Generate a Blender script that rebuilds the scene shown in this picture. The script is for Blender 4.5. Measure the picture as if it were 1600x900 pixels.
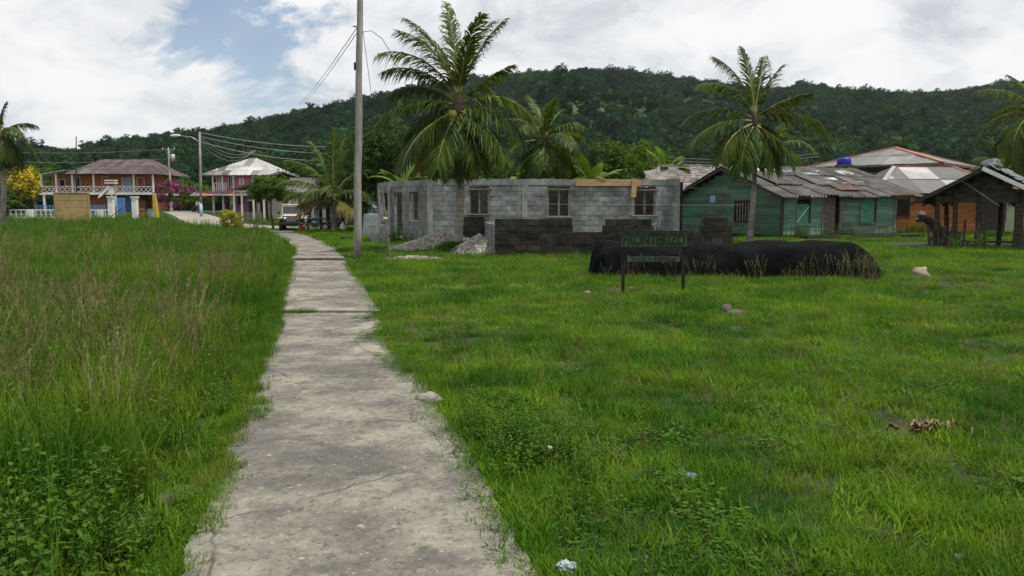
import bpy, bmesh, math, random
from math import sin, cos, pi, radians, tan, atan2, sqrt, exp
from mathutils import Vector, Matrix, noise as mnoise
import numpy as np

V = Vector
sc = bpy.context.scene
for o in list(bpy.data.objects):
    bpy.data.objects.remove(o, do_unlink=True)
C = sc.collection

# ------------------------------------------------------------------ camera, sky, sun, exposure
FPX, HOR, CAMH = 1256.0, 322.0, 1.6
PITCH = math.atan((450 - HOR) / FPX)
cd = bpy.data.cameras.new('camera')
cam = bpy.data.objects.new('camera', cd)
C.objects.link(cam)
cam.location = (0, 0, CAMH)
cam.rotation_euler = (pi / 2 - PITCH, 0, 0)
cd.sensor_width = 36
cd.lens = 36 * FPX / 1600
cd.clip_start = 0.05
cd.clip_end = 8000
sc.camera = cam

SUN_EL = radians(69)
SUN_AZ = radians(114)            # clockwise from +Y, towards +X
sun_dir = V((sin(SUN_AZ) * cos(SUN_EL), cos(SUN_AZ) * cos(SUN_EL), sin(SUN_EL)))
ld = bpy.data.lights.new('sun', 'SUN')
ld.energy = 4.9
ld.angle = radians(0.6)
ld.color = (1.0, 0.95, 0.86)
sun = bpy.data.objects.new('sun', ld)
C.objects.link(sun)
sun.location = (0, 0, 60)
sun.rotation_euler = sun_dir.to_track_quat('Z', 'Y').to_euler()

world = bpy.data.worlds.new('World')
sc.world = world
world.use_nodes = True
wn, wl = world.node_tree.nodes, world.node_tree.links
wn.clear()


def wmath(op, a, b=None, clamp=False):
    n = wn.new('ShaderNodeMath')
    n.operation = op
    n.use_clamp = clamp
    for i, x in enumerate((a, b)):
        if x is None:
            continue
        if isinstance(x, (int, float)):
            n.inputs[i].default_value = x
        else:
            wl.new(x, n.inputs[i])
    return n.outputs[0]


def wnoise(vec, scale, detail, rough, stretch, off=(0, 0, 0), dist=0.0):
    m = wn.new('ShaderNodeMapping')
    m.inputs['Scale'].default_value = stretch
    m.inputs['Location'].default_value = off
    wl.new(vec, m.inputs['Vector'])
    n = wn.new('ShaderNodeTexNoise')
    n.inputs['Scale'].default_value = scale
    n.inputs['Detail'].default_value = detail
    n.inputs['Roughness'].default_value = rough
    n.inputs['Distortion'].default_value = dist
    wl.new(m.outputs[0], n.inputs['Vector'])
    return n.outputs['Fac']


def wramp(fac, stops, interp='LINEAR'):
    r = wn.new('ShaderNodeValToRGB')
    r.color_ramp.interpolation = interp
    el = r.color_ramp.elements
    while len(el) > 1:
        el.remove(el[-1])
    el[0].position, el[0].color = stops[0][0], (*stops[0][1], 1)
    for p, c in stops[1:]:
        e = el.new(p)
        e.color = (*c, 1)
    wl.new(fac, r.inputs[0])
    return r.outputs[0]


sky = wn.new('ShaderNodeTexSky')
sky.sky_type = 'NISHITA'
sky.sun_disc = False
sky.sun_elevation = SUN_EL
sky.sun_rotation = SUN_AZ
sky.air_density = 1.0
sky.dust_density = 0.7
tc = wn.new('ShaderNodeTexCoord')
d = tc.outputs['Generated']
big = wnoise(d, 2.6, 9, 0.58, (1, 1, 2.2), (3.1, 0.4, 1.2), 0.25)
bil = wnoise(d, 7.0, 11, 0.60, (1, 1, 1.6), (1.7, 5.2, 0.3), 0.55)
soft = wnoise(d, 4.0, 5, 0.5, (1, 1, 3.5), (7.7, 2.0, 4.0), 0.2)
# cloud cover: nearly closed sky with a few blue breaks, one of them over the left of the valley
gap = wn.new('ShaderNodeVectorMath')
gap.operation = 'SUBTRACT'
wl.new(d, gap.inputs[0])
g = V(((395 - 800) / FPX, 1, (HOR - 52) / FPX)).normalized()
gap.inputs[1].default_value = g
gsc = wn.new('ShaderNodeVectorMath')
gsc.operation = 'MULTIPLY'
wl.new(gap.outputs[0], gsc.inputs[0])
gsc.inputs[1].default_value = (7.0, 7.0, 8.2)
gl = wn.new('ShaderNodeVectorMath')
gl.operation = 'LENGTH'
wl.new(gsc.outputs[0], gl.inputs[0])
gd = wmath('ADD', gl.outputs['Value'], wmath('MULTIPLY', wmath('SUBTRACT', bil, 0.5), 3.0))
gd = wmath('ADD', gd, wmath('MULTIPLY', wmath('SUBTRACT', big, 0.5), 1.6))
gapmask = wramp(gd, [(0.50, (0.14, 0.14, 0.14)), (0.80, (1, 1, 1))])
cover = wramp(big, [(0.28, (0, 0, 0)), (0.37, (1, 1, 1))])
cmask = wmath('MULTIPLY', gapmask, cover)
cmask = wmath('MULTIPLY', cmask, 0.96)
shade = wmath('ADD', wmath('MULTIPLY', bil, 0.62), wmath('MULTIPLY', soft, 0.38))
ccol = wramp(shade, [(0.34, (4.4, 4.75, 5.15)), (0.42, (5.9, 6.15, 6.4)), (0.47, (7.0, 7.15, 7.3)), (0.52, (7.8, 7.85, 7.9)), (0.57, (8.5, 8.5, 8.45))])
mix = wn.new('ShaderNodeMix')
mix.data_type = 'RGBA'
wl.new(cmask, mix.inputs[0])
wl.new(sky.outputs[0], mix.inputs[6])
wl.new(ccol, mix.inputs[7])
bg = wn.new('ShaderNodeBackground')
bg.inputs['Strength'].default_value = 0.13
wl.new(mix.outputs[2], bg.inputs['Color'])
wo = wn.new('ShaderNodeOutputWorld')
wl.new(bg.outputs[0], wo.inputs['Surface'])

sc.view_settings.view_transform = 'Standard'
sc.view_settings.look = 'None'
sc.view_settings.exposure = -0.15
sc.view_settings.gamma = 1
sc.view_settings.use_curve_mapping = False
sc.render.engine = 'CYCLES'
sc.cycles.max_bounces = 6
sc.cycles.diffuse_bounces = 3
sc.cycles.glossy_bounces = 2
sc.cycles.transmission_bounces = 4
sc.cycles.transparent_max_bounces = 4
sc.cycles.sample_clamp_indirect = 4
sc.cycles.use_denoising = True
try:
    sc.cycles.denoiser = 'OPENIMAGEDENOISE'
    sc.cycles.denoising_input_passes = 'RGB_ALBEDO_NORMAL'
except Exception:
    pass

# ------------------------------------------------------------------ geometry helpers
_ct, _st = cos(PITCH), sin(PITCH)


def ray(px, py):
    x, u = (px - 800) / FPX, (450 - py) / FPX
    return V((x, _ct + u * _st, -_st + u * _ct))


def P(px, py, Y):
    r = ray(px, py)
    r = r * (Y / r.y)
    return V((r.x, Y, r.z + CAMH))


def G(px, py, z=0.0):
    r = ray(px, py)
    r = r * ((z - CAMH) / r.z)
    return V((r.x, r.y, z))


def smooth(a, b, x):
    t = max(0.0, min(1.0, (x - a) / (b - a)))
    return t * t * (3 - 2 * t)


def gz(y):
    return 0.8 * smooth(50, 115, y)


def nz(x, y=0.0, z=0.0):
    return mnoise.noise(V((x, y, z)))


class MB:
    def __init__(self):
        self.v, self.f = [], []

    def add(self, vs, fs):
        b = len(self.v)
        self.v += [tuple(p) for p in vs]
        self.f += [tuple(b + i for i in q) for q in fs]
        return self

    def box(self, c, s, rz=0.0, m=None):
        c = V(c)
        M = m if m is not None else Matrix.Rotation(rz, 3, 'Z')
        hs = V(s) / 2
        vs = [c + M @ V((hs.x * i, hs.y * j, hs.z * k)) for k in (-1, 1) for i, j in ((-1, -1), (1, -1), (1, 1), (-1, 1))]
        return self.add(vs, [(3, 2, 1, 0), (4, 5, 6, 7), (0, 1, 5, 4), (1, 2, 6, 5), (2, 3, 7, 6), (3, 0, 4, 7)])

    def bar(self, a, b, w, h=None, up=V((0, 0, 1))):
        a, b = V(a), V(b)
        h = w if h is None else h
        t = (b - a).normalized()
        if abs(t.dot(up)) > 0.98:
            up = V((0, 1, 0))
        s = t.cross(up).normalized()
        u = s.cross(t)
        M = Matrix((s, t, u)).transposed()
        return self.box((a + b) / 2, (w, (b - a).length, h), m=M)

    def tube(self, pts, radii, n=8, cap=True):
        pts = [V(p) for p in pts]
        if isinstance(radii, (int, float)):
            radii = [radii] * len(pts)
        vs, fs = [], []
        t0 = (pts[1] - pts[0]).normalized()
        s = t0.cross(V((0, 0, 1)))
        if s.length < 0.05:
            s = V((1, 0, 0))
        s.normalize()
        for i, p in enumerate(pts):
            t = (pts[min(i + 1, len(pts) - 1)] - pts[max(i - 1, 0)]).normalized()
            s = (s - t * s.dot(t))
            s.normalize()
            u = t.cross(s)
            for k in range(n):
                a = 2 * pi * k / n
                vs.append(p + (s * cos(a) + u * sin(a)) * radii[i])
        for i in range(len(pts) - 1):
            for k in range(n):
                k2 = (k + 1) % n
                fs.append((i * n + k, i * n + k2, (i + 1) * n + k2, (i + 1) * n + k))
        if cap:
            fs.append(tuple(reversed(range(n))))
            fs.append(tuple((len(pts) - 1) * n + k for k in range(n)))
        return self.add(vs, fs)

    def quad(self, a, b, c, d):
        return self.add([a, b, c, d], [(0, 1, 2, 3)])

    def mesh(self, name, mat, smooth_=False):
        me = bpy.data.meshes.new(name)
        me.from_pydata(self.v, [], self.f)
        me.materials.append(mat)
        if smooth_:
            me.polygons.foreach_set('use_smooth', [True] * len(me.polygons))
        me.update()
        return me

    def obj(self, name, mat, parent=None, smooth_=False, loc=None, rz=0.0):
        return link(name, self.mesh(name, mat, smooth_), parent, loc, rz)


def link(name, me, parent=None, loc=None, rz=0.0):
    o = bpy.data.objects.new(name, me)
    C.objects.link(o)
    if parent is not None:
        o.parent = parent
    if loc is not None:
        o.location = loc
    if rz:
        o.rotation_euler = (0, 0, rz)
    return o


def tag(o, label=None, cat=None, group=None, kind=None):
    if label:
        o['label'] = label
    if cat:
        o['category'] = cat
    if group:
        o['group'] = group
    if kind:
        o['kind'] = kind
    return o


def thing(name, label, cat, loc=(0, 0, 0), rz=0.0, group=None):
    o = link(name, None, None, loc, rz)
    o.empty_display_size = 0.3
    return tag(o, label, cat, group)


# ------------------------------------------------------------------ materials
def node(nt, t, **kw):
    n = nt.nodes.new(t)
    for k, v in kw.items():
        setattr(n, k, v)
    return n


def pm(name, c1, c2, scale=3.0, rough=0.85, bump=0.15, rnd=0.2, stretch=(1, 1, 1), dirt=None, dscale=0.6, damt=0.6,
       transl=0.0, tcol=None, metal=0.0, spec=0.3, lo=0.38, hi=0.62, bscale=6.0, hue=0.0, detail=6):
    m = bpy.data.materials.new(name)
    m.use_nodes = True
    nt = m.node_tree
    nt.nodes.clear()
    L = nt.links.new
    geo = node(nt, 'ShaderNodeNewGeometry')
    mp = node(nt, 'ShaderNodeMapping')
    mp.inputs['Scale'].default_value = stretch
    L(geo.outputs['Position'], mp.inputs['Vector'])
    n1 = node(nt, 'ShaderNodeTexNoise')
    n1.inputs['Scale'].default_value = scale
    n1.inputs['Detail'].default_value = detail
    n1.inputs['Roughness'].default_value = 0.65
    L(mp.outputs[0], n1.inputs['Vector'])
    rp = node(nt, 'ShaderNodeValToRGB')
    rp.color_ramp.elements[0].position, rp.color_ramp.elements[0].color = lo, (*c1, 1)
    rp.color_ramp.elements[1].position, rp.color_ramp.elements[1].color = hi, (*c2, 1)
    L(n1.outputs['Fac'], rp.inputs[0])
    col = rp.outputs[0]
    if dirt is not None:
        n2 = node(nt, 'ShaderNodeTexNoise')
        n2.inputs['Scale'].default_value = dscale
        n2.inputs['Detail'].default_value = 7
        n2.inputs['Roughness'].default_value = 0.7
        L(geo.outputs['Position'], n2.inputs['Vector'])
        r2 = node(nt, 'ShaderNodeValToRGB')
        r2.color_ramp.elements[0].position, r2.color_ramp.elements[0].color = 0.42, (0, 0, 0, 1)
        r2.color_ramp.elements[1].position, r2.color_ramp.elements[1].color = 0.62, (damt, damt, damt, 1)
        L(n2.outputs['Fac'], r2.inputs[0])
        mx = node(nt, 'ShaderNodeMix', data_type='RGBA')
        L(r2.outputs[0], mx.inputs[0])
        L(col, mx.inputs[6])
        mx.inputs[7].default_value = (*dirt, 1)
        col = mx.outputs[2]
    if rnd or hue:
        oi = node(nt, 'ShaderNodeObjectInfo')
        hs = node(nt, 'ShaderNodeHueSaturation')
        mr = node(nt, 'ShaderNodeMapRange')
        mr.inputs['To Min'].default_value = 1 - rnd
        mr.inputs['To Max'].default_value = 1 + rnd
        L(oi.outputs['Random'], mr.inputs['Value'])
        L(mr.outputs[0], hs.inputs['Value'])
        if hue:
            wnz = node(nt, 'ShaderNodeTexWhiteNoise', noise_dimensions='1D')
            L(oi.outputs['Random'], wnz.inputs['W'])
            m2 = node(nt, 'ShaderNodeMapRange')
            m2.inputs['To Min'].default_value = 0.5 - hue
            m2.inputs['To Max'].default_value = 0.5 + hue
            L(wnz.outputs['Value'], m2.inputs['Value'])
            L(m2.outputs[0], hs.inputs['Hue'])
        L(col, hs.inputs['Color'])
        col = hs.outputs[0]
    bs = node(nt, 'ShaderNodeBsdfPrincipled')
    L(col, bs.inputs['Base Color'])
    bs.inputs['Roughness'].default_value = rough
    bs.inputs['Metallic'].default_value = metal
    bs.inputs['Specular IOR Level'].default_value = spec * (0.35 if transl else 1.0)
    if bump:
        n3 = node(nt, 'ShaderNodeTexNoise')
        n3.inputs['Scale'].default_value = scale * bscale
        n3.inputs['Detail'].default_value = 4
        L(mp.outputs[0], n3.inputs['Vector'])
        bp = node(nt, 'ShaderNodeBump')
        bp.inputs['Strength'].default_value = bump
        bp.inputs['Distance'].default_value = 0.02
        L(n3.outputs['Fac'], bp.inputs['Height'])
        L(bp.outputs[0], bs.inputs['Normal'])
    out = node(nt, 'ShaderNodeOutputMaterial')
    sh = bs.outputs[0]
    if transl:
        tb = node(nt, 'ShaderNodeBsdfTranslucent')
        if tcol is None:
            L(col, tb.inputs['Color'])
        else:
            tm = node(nt, 'ShaderNodeMix', data_type='RGBA', blend_type='MULTIPLY')
            tm.inputs[0].default_value = 1
            L(col, tm.inputs[6])
            tm.inputs[7].default_value = (*tcol, 1)
            L(tm.outputs[2], tb.inputs['Color'])
        ms = node(nt, 'ShaderNodeMixShader')
        ms.inputs[0].default_value = transl
        L(sh, ms.inputs[1])
        L(tb.outputs[0], ms.inputs[2])
        sh = ms.outputs[0]
    L(sh, out.inputs['Surface'])
    return m


M = {}
M['ground'] = pm('ground_soil', (0.013, 0.026, 0.004), (0.032, 0.050, 0.008), 1.2, bump=0.4, rnd=0, dirt=(0.034, 0.030, 0.014), dscale=0.35, damt=0.4)  # soil colour darkened to stand in for shade between the grass blades
M['hill'] = pm('hill_ground', (0.022, 0.045, 0.014), (0.045, 0.085, 0.022), 0.05, bump=0, rnd=0)
M['concrete_path'] = pm('weathered_concrete', (0.072, 0.069, 0.061), (0.150, 0.140, 0.121), 3.2, rough=0.92, bump=0.35, rnd=0.06, stretch=(1, 1, 1),
                        dirt=(0.295, 0.27, 0.22), dscale=0.95, damt=0.9, bscale=14, detail=14, lo=0.30, hi=0.70)


def add_speckle(m, scale, lo, hi, col, amt, voronoi=False):
    """second layer of fine wear over a material's colour"""
    nt = m.node_tree
    bs = [n for n in nt.nodes if n.type == 'BSDF_PRINCIPLED'][0]
    src = bs.inputs['Base Color'].links[0].from_socket
    geo = [n for n in nt.nodes if n.type == 'NEW_GEOMETRY'][0]
    n = node(nt, 'ShaderNodeTexNoise')
    n.inputs['Scale'].default_value = scale
    n.inputs['Detail'].default_value = 10
    n.inputs['Roughness'].default_value = 0.75
    nt.links.new(geo.outputs['Position'], n.inputs['Vector'])
    r = node(nt, 'ShaderNodeValToRGB')
    r.color_ramp.elements[0].position, r.color_ramp.elements[0].color = lo, (0, 0, 0, 1)
    r.color_ramp.elements[1].position, r.color_ramp.elements[1].color = hi, (amt, amt, amt, 1)
    nt.links.new(n.outputs['Fac'], r.inputs[0])
    mx = node(nt, 'ShaderNodeMix', data_type='RGBA')
    nt.links.new(r.outputs[0], mx.inputs[0])
    nt.links.new(src, mx.inputs[6])
    mx.inputs[7].default_value = (*col, 1)
    nt.links.new(mx.outputs[2], bs.inputs['Base Color'])


add_speckle(M['concrete_path'], 4.0, 0.50, 0.60, (0.075, 0.073, 0.066), 0.72)
add_speckle(M['concrete_path'], 24.0, 0.52, 0.62, (0.05, 0.048, 0.043), 0.7)
add_speckle(M['concrete_path'], 17.0, 0.58, 0.66, (0.36, 0.345, 0.305), 0.75)
def add_cracks(m, scale, width, col, amt):
    nt = m.node_tree
    bs = [n for n in nt.nodes if n.type == 'BSDF_PRINCIPLED'][0]
    src = bs.inputs['Base Color'].links[0].from_socket
    geo = [n for n in nt.nodes if n.type == 'NEW_GEOMETRY'][0]
    nn = node(nt, 'ShaderNodeTexNoise')
    nn.inputs['Scale'].default_value = 3.0
    nn.inputs['Detail'].default_value = 8
    nt.links.new(geo.outputs['Position'], nn.inputs['Vector'])
    ad = node(nt, 'ShaderNodeMix', data_type='VECTOR')
    ad.inputs[0].default_value = 0.18
    nt.links.new(geo.outputs['Position'], ad.inputs[4])
    nt.links.new(nn.outputs['Color'], ad.inputs[5])
    vo = node(nt, 'ShaderNodeTexVoronoi', feature='DISTANCE_TO_EDGE')
    vo.inputs['Scale'].default_value = scale
    nt.links.new(ad.outputs[1], vo.inputs['Vector'])
    r = node(nt, 'ShaderNodeValToRGB')
    r.color_ramp.elements[0].position, r.color_ramp.elements[0].color = 0.0, (amt, amt, amt, 1)
    r.color_ramp.elements[1].position, r.color_ramp.elements[1].color = width, (0, 0, 0, 1)
    nt.links.new(vo.outputs['Distance'], r.inputs[0])
    # cracks fade in and out along their length
    n2 = node(nt, 'ShaderNodeTexNoise')
    n2.inputs['Scale'].default_value = 0.9
    nt.links.new(geo.outputs['Position'], n2.inputs['Vector'])
    r2 = node(nt, 'ShaderNodeValToRGB')
    r2.color_ramp.elements[0].position = 0.48
    r2.color_ramp.elements[1].position = 0.56
    nt.links.new(n2.outputs['Fac'], r2.inputs[0])
    mu = node(nt, 'ShaderNodeMath', operation='MULTIPLY')
    nt.links.new(r.outputs[0], mu.inputs[0])
    nt.links.new(r2.outputs[0], mu.inputs[1])
    mx = node(nt, 'ShaderNodeMix', data_type='RGBA')
    nt.links.new(mu.outputs[0], mx.inputs[0])
    nt.links.new(src, mx.inputs[6])
    mx.inputs[7].default_value = (*col, 1)
    nt.links.new(mx.outputs[2], bs.inputs['Base Color'])


add_cracks(M['concrete_path'], 0.75, 0.008, (0.03, 0.028, 0.024), 0.8)
M['street'] = pm('street_concrete', (0.20, 0.185, 0.155), (0.30, 0.275, 0.23), 0.5, bump=0.2, rnd=0.05)
M['lawn'] = pm('lawn_blade', (0.036, 0.104, 0.004), (0.116, 0.200, 0.011), 0.6, lo=0.41, hi=0.6, rough=0.55, bump=0, rnd=0.34, transl=0.35, tcol=(1.15, 1.3, 0.4), hue=0.018)
M['lawn_dry'] = pm('dry_blade', (0.12, 0.10, 0.035), (0.20, 0.16, 0.065), 0.8, rough=0.7, bump=0, rnd=0.3, transl=0.25)
M['tall'] = pm('tall_blade', (0.036, 0.094, 0.005), (0.110, 0.176, 0.014), 0.4, lo=0.41, hi=0.59, rough=0.55, bump=0, rnd=0.34, transl=0.35, tcol=(1.15, 1.3, 0.4), hue=0.018)
M['seed'] = pm('seed_head', (0.16, 0.155, 0.06), (0.26, 0.235, 0.11), 1.0, rough=0.8, bump=0, rnd=0.25, transl=0.2)
M['weed'] = pm('weed_leaf', (0.034, 0.095, 0.008), (0.085, 0.160, 0.015), 1.1, rough=0.5, bump=0, rnd=0.25, transl=0.35, tcol=(1.2, 1.3, 0.5), hue=0.012)
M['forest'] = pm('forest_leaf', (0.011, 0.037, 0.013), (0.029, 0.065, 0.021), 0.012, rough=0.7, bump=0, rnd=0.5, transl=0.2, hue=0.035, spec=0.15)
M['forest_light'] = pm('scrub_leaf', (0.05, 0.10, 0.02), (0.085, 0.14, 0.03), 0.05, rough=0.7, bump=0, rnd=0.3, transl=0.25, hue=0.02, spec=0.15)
M['leaf_dark'] = pm('dark_leaf', (0.016, 0.044, 0.008), (0.046, 0.092, 0.014), 0.8, rough=0.45, bump=0, rnd=0.2, transl=0.3, tcol=(1.3, 1.3, 0.6))
M['leaf_mid'] = pm('mid_leaf', (0.034, 0.085, 0.009), (0.095, 0.155, 0.018), 0.9, rough=0.45, bump=0, rnd=0.2, transl=0.35, tcol=(1.3, 1.25, 0.5))
M['leaf_yellow'] = pm('croton_leaf', (0.20, 0.22, 0.02), (0.38, 0.38, 0.04), 3.0, rough=0.45, bump=0, rnd=0.2, transl=0.3)
M['flower_yellow'] = pm('yellow_flower_leaf', (0.07, 0.11, 0.015), (0.55, 0.43, 0.02), 1.6, rough=0.6, bump=0, rnd=0.1, transl=0.3, lo=0.42, hi=0.56)
M['flower_pink'] = pm('bougainvillea_leaf', (0.05, 0.065, 0.03), (0.46, 0.06, 0.30), 0.55, rough=0.6, bump=0, rnd=0.1, transl=0.3, lo=0.44, hi=0.58)
M['frond'] = pm('coconut_leaflet', (0.030, 0.068, 0.010), (0.085, 0.125, 0.017), 0.7, rough=0.4, bump=0, rnd=0.22, transl=0.42, tcol=(1.5, 1.25, 0.4), hue=0.02, spec=0.45)
M['frond_old'] = pm('yellowing_leaflet', (0.13, 0.14, 0.025), (0.23, 0.20, 0.055), 1.0, rough=0.5, bump=0, rnd=0.2, transl=0.4, tcol=(1.3, 1.1, 0.5))
M['frond_dead'] = pm('dead_leaflet', (0.15, 0.11, 0.06), (0.26, 0.20, 0.12), 1.0, rough=0.8, bump=0, rnd=0.2, transl=0.2)
M['rachis'] = pm('frond_stalk', (0.13, 0.14, 0.035), (0.22, 0.20, 0.06), 2.0, rough=0.5, bump=0)
M['coconut'] = pm('coconut_husk', (0.20, 0.22, 0.04), (0.36, 0.30, 0.07), 5.0, rough=0.5, bump=0.1)
M['palm_trunk'] = pm('palm_bark', (0.20, 0.185, 0.155), (0.36, 0.335, 0.285), 1.5, bump=0.5, stretch=(1, 1, 6), rnd=0.05, dirt=(0.07, 0.075, 0.05), dscale=1.5)
M['bark'] = pm('bark', (0.06, 0.045, 0.03), (0.13, 0.10, 0.075), 4, bump=0.6, stretch=(1, 1, 0.3))
M['banana'] = pm('banana_leaf', (0.06, 0.13, 0.02), (0.12, 0.20, 0.035), 1.0, rough=0.4, bump=0, transl=0.4, tcol=(1.3, 1.2, 0.5))
M['pole'] = pm('grey_pole', (0.21, 0.20, 0.18), (0.34, 0.33, 0.29), 2.0, bump=0.35, stretch=(3, 3, 0.35), rnd=0.05, dirt=(0.13, 0.12, 0.10), dscale=1.0)
M['block'] = pm('concrete_block', (0.165, 0.178, 0.176), (0.30, 0.315, 0.308), 1.6, bump=0.5, rnd=0.2, dirt=(0.085, 0.09, 0.084), dscale=1.0, damt=0.75, bscale=14)
M['mortar'] = pm('mortar', (0.09, 0.09, 0.084), (0.21, 0.21, 0.198), 3.0, bump=0.5, rnd=0)
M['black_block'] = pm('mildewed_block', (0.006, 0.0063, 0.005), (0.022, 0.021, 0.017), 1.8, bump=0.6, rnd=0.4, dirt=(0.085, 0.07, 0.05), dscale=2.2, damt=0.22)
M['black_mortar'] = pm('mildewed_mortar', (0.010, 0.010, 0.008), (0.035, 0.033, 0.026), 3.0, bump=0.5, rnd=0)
M['beam'] = pm('cast_beam', (0.20, 0.21, 0.205), (0.33, 0.335, 0.32), 0.9, bump=0.4, rnd=0.05, dirt=(0.10, 0.105, 0.095), dscale=1.4, damt=0.7)
M['formwork'] = pm('formwork_board', (0.30, 0.19, 0.10), (0.46, 0.32, 0.18), 2.0, bump=0.3, stretch=(0.4, 1, 5), rnd=0.15)
M['old_wood'] = pm('grey_old_wood', (0.10, 0.085, 0.065), (0.21, 0.185, 0.15), 3.0, bump=0.4, stretch=(1, 1, 4), rnd=0.25)
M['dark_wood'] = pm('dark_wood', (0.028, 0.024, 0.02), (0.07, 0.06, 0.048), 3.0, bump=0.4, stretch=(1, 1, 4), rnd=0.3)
M['green_board'] = pm('green_paint_board', (0.045, 0.16, 0.098), (0.10, 0.24, 0.155), 1.2, bump=0.3, stretch=(0.6, 0.6, 5), rnd=0.28, dirt=(0.115, 0.115, 0.085), dscale=0.8, damt=0.9, hue=0.015)
M['teal_board'] = pm('faded_teal_board', (0.075, 0.215, 0.155), (0.17, 0.32, 0.25), 1.4, bump=0.3, stretch=(0.6, 0.6, 5), rnd=0.25, dirt=(0.14, 0.135, 0.11), dscale=0.9, damt=0.9)
M['green_shutter'] = pm('green_shutter', (0.05, 0.23, 0.15), (0.10, 0.31, 0.21), 3, bump=0.2, rnd=0.1)
M['orange_board'] = pm('orange_board', (0.36, 0.125, 0.035), (0.52, 0.20, 0.06), 2.0, bump=0.3, stretch=(0.4, 0.4, 6), rnd=0.12, dirt=(0.20, 0.08, 0.035), dscale=0.8, damt=0.5)
M['roof_grey'] = pm('grey_sheet_roof', (0.065, 0.061, 0.056), (0.15, 0.142, 0.13), 1.2, rough=0.75, bump=0.2, rnd=0.22, dirt=(0.05, 0.046, 0.04), dscale=0.9, damt=0.75)
M['roof_pale'] = pm('pale_zinc_roof', (0.135, 0.135, 0.129), (0.225, 0.223, 0.213), 0.8, rough=0.6, bump=0.1, rnd=0.18, dirt=(0.09, 0.085, 0.08), dscale=0.8, damt=0.7)
M['roof_dark'] = pm('dark_tin_roof', (0.035, 0.032, 0.03), (0.085, 0.078, 0.07), 1.5, rough=0.8, bump=0.2, rnd=0.25, dirt=(0.13, 0.12, 0.11), dscale=1.1, damt=0.6)
M['roof_mid'] = pm('dull_zinc_roof', (0.12, 0.12, 0.115), (0.20, 0.197, 0.19), 0.8, rough=0.65, bump=0.1, rnd=0.18, dirt=(0.20, 0.19, 0.18), dscale=0.8, damt=0.7)
M['roof_white'] = pm('white_zinc_roof', (0.31, 0.31, 0.30), (0.46, 0.46, 0.448), 0.5, rough=0.6, bump=0.1, rnd=0.2, dirt=(0.28, 0.27, 0.26), dscale=0.35, damt=0.7)
M['roof_rust'] = pm('rust_purple_roof', (0.034, 0.022, 0.024), (0.090, 0.062, 0.066), 0.8, rough=0.8, bump=0.1, rnd=0.3, dirt=(0.15, 0.115, 0.115), dscale=0.6, damt=0.45, stretch=(3, 3, 0.5))
M['rust'] = pm('rust_sheet', (0.085, 0.045, 0.038), (0.155, 0.085, 0.07), 2.0, rough=0.85, bump=0.1, rnd=0.2)
M['red_ridge'] = pm('red_ridge', (0.33, 0.10, 0.06), (0.45, 0.17, 0.11), 2.0, rough=0.8, bump=0.1, rnd=0.1)
M['shingle'] = pm('bleached_shingle', (0.115, 0.104, 0.094), (0.27, 0.245, 0.225), 1.6, bump=0.5, rnd=0.35, dirt=(0.07, 0.06, 0.05), dscale=1.2, damt=0.6)
M['white'] = pm('white_paint', (0.66, 0.66, 0.64), (0.78, 0.78, 0.76), 2.0, rough=0.6, bump=0.05, rnd=0.04, dirt=(0.42, 0.41, 0.37), dscale=1.2, damt=0.5)
M['cream'] = pm('cream_paint', (0.55, 0.50, 0.40), (0.68, 0.63, 0.52), 2.0, rough=0.6, bump=0.05, rnd=0.04)
M['pink'] = pm('magenta_paint', (0.42, 0.13, 0.25), (0.50, 0.18, 0.31), 1.0, rough=0.7, bump=0.05, rnd=0.05)
M['pale_pink'] = pm('pale_lilac_paint', (0.38, 0.15, 0.25), (0.46, 0.22, 0.31), 1.0, rough=0.7, bump=0.05, rnd=0.1)
M['blue'] = pm('blue_paint', (0.06, 0.17, 0.40), (0.10, 0.25, 0.50), 1.5, rough=0.6, bump=0.05, rnd=0.1)
M['sky_blue'] = pm('pale_blue_paint', (0.24, 0.40, 0.55), (0.34, 0.50, 0.62), 1.5, rough=0.6, bump=0.05, rnd=0.1)
M['tank_blue'] = pm('blue_plastic', (0.02, 0.03, 0.36), (0.04, 0.05, 0.46), 2.0, rough=0.4, bump=0)
M['yellow'] = pm('yellow_canvas', (0.40, 0.26, 0.02), (0.50, 0.34, 0.04), 2.0, rough=0.7, bump=0.1)
M['plywood'] = pm('tan_plywood', (0.26, 0.19, 0.075), (0.38, 0.28, 0.12), 1.2, bump=0.2, stretch=(0.4, 1, 3), rnd=0.15, dirt=(0.13, 0.10, 0.05), dscale=0.9, damt=0.6)
M['tarp'] = pm('black_tarp', (0.0045, 0.0047, 0.0052), (0.009, 0.0095, 0.0105), 2.0, rough=0.8, bump=0.2, rnd=0, spec=0.012)
M['grey_tarp'] = pm('grey_tarp', (0.06, 0.075, 0.075), (0.11, 0.13, 0.13), 2.0, rough=0.5, bump=0.2, rnd=0.1)
M['blue_tarp'] = pm('pale_blue_plastic', (0.22, 0.33, 0.44), (0.55, 0.58, 0.58), 2.5, rough=0.5, bump=0.2, rnd=0.2)
M['sign_green'] = pm('sign_green', (0.026, 0.052, 0.022), (0.045, 0.082, 0.033), 4.0, rough=0.7, bump=0.2, rnd=0.1, dirt=(0.02, 0.026, 0.016), dscale=6, damt=0.4)
M['sign_pale'] = pm('sign_pale_green', (0.05, 0.085, 0.048), (0.09, 0.125, 0.075), 5.0, rough=0.7, bump=0.2, rnd=0.1, dirt=(0.03, 0.04, 0.025), dscale=8, damt=0.6)
M['sign_black'] = pm('sign_black', (0.006, 0.006, 0.006), (0.015, 0.015, 0.013), 5.0, rough=0.6, bump=0.1, rnd=0.1)
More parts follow.
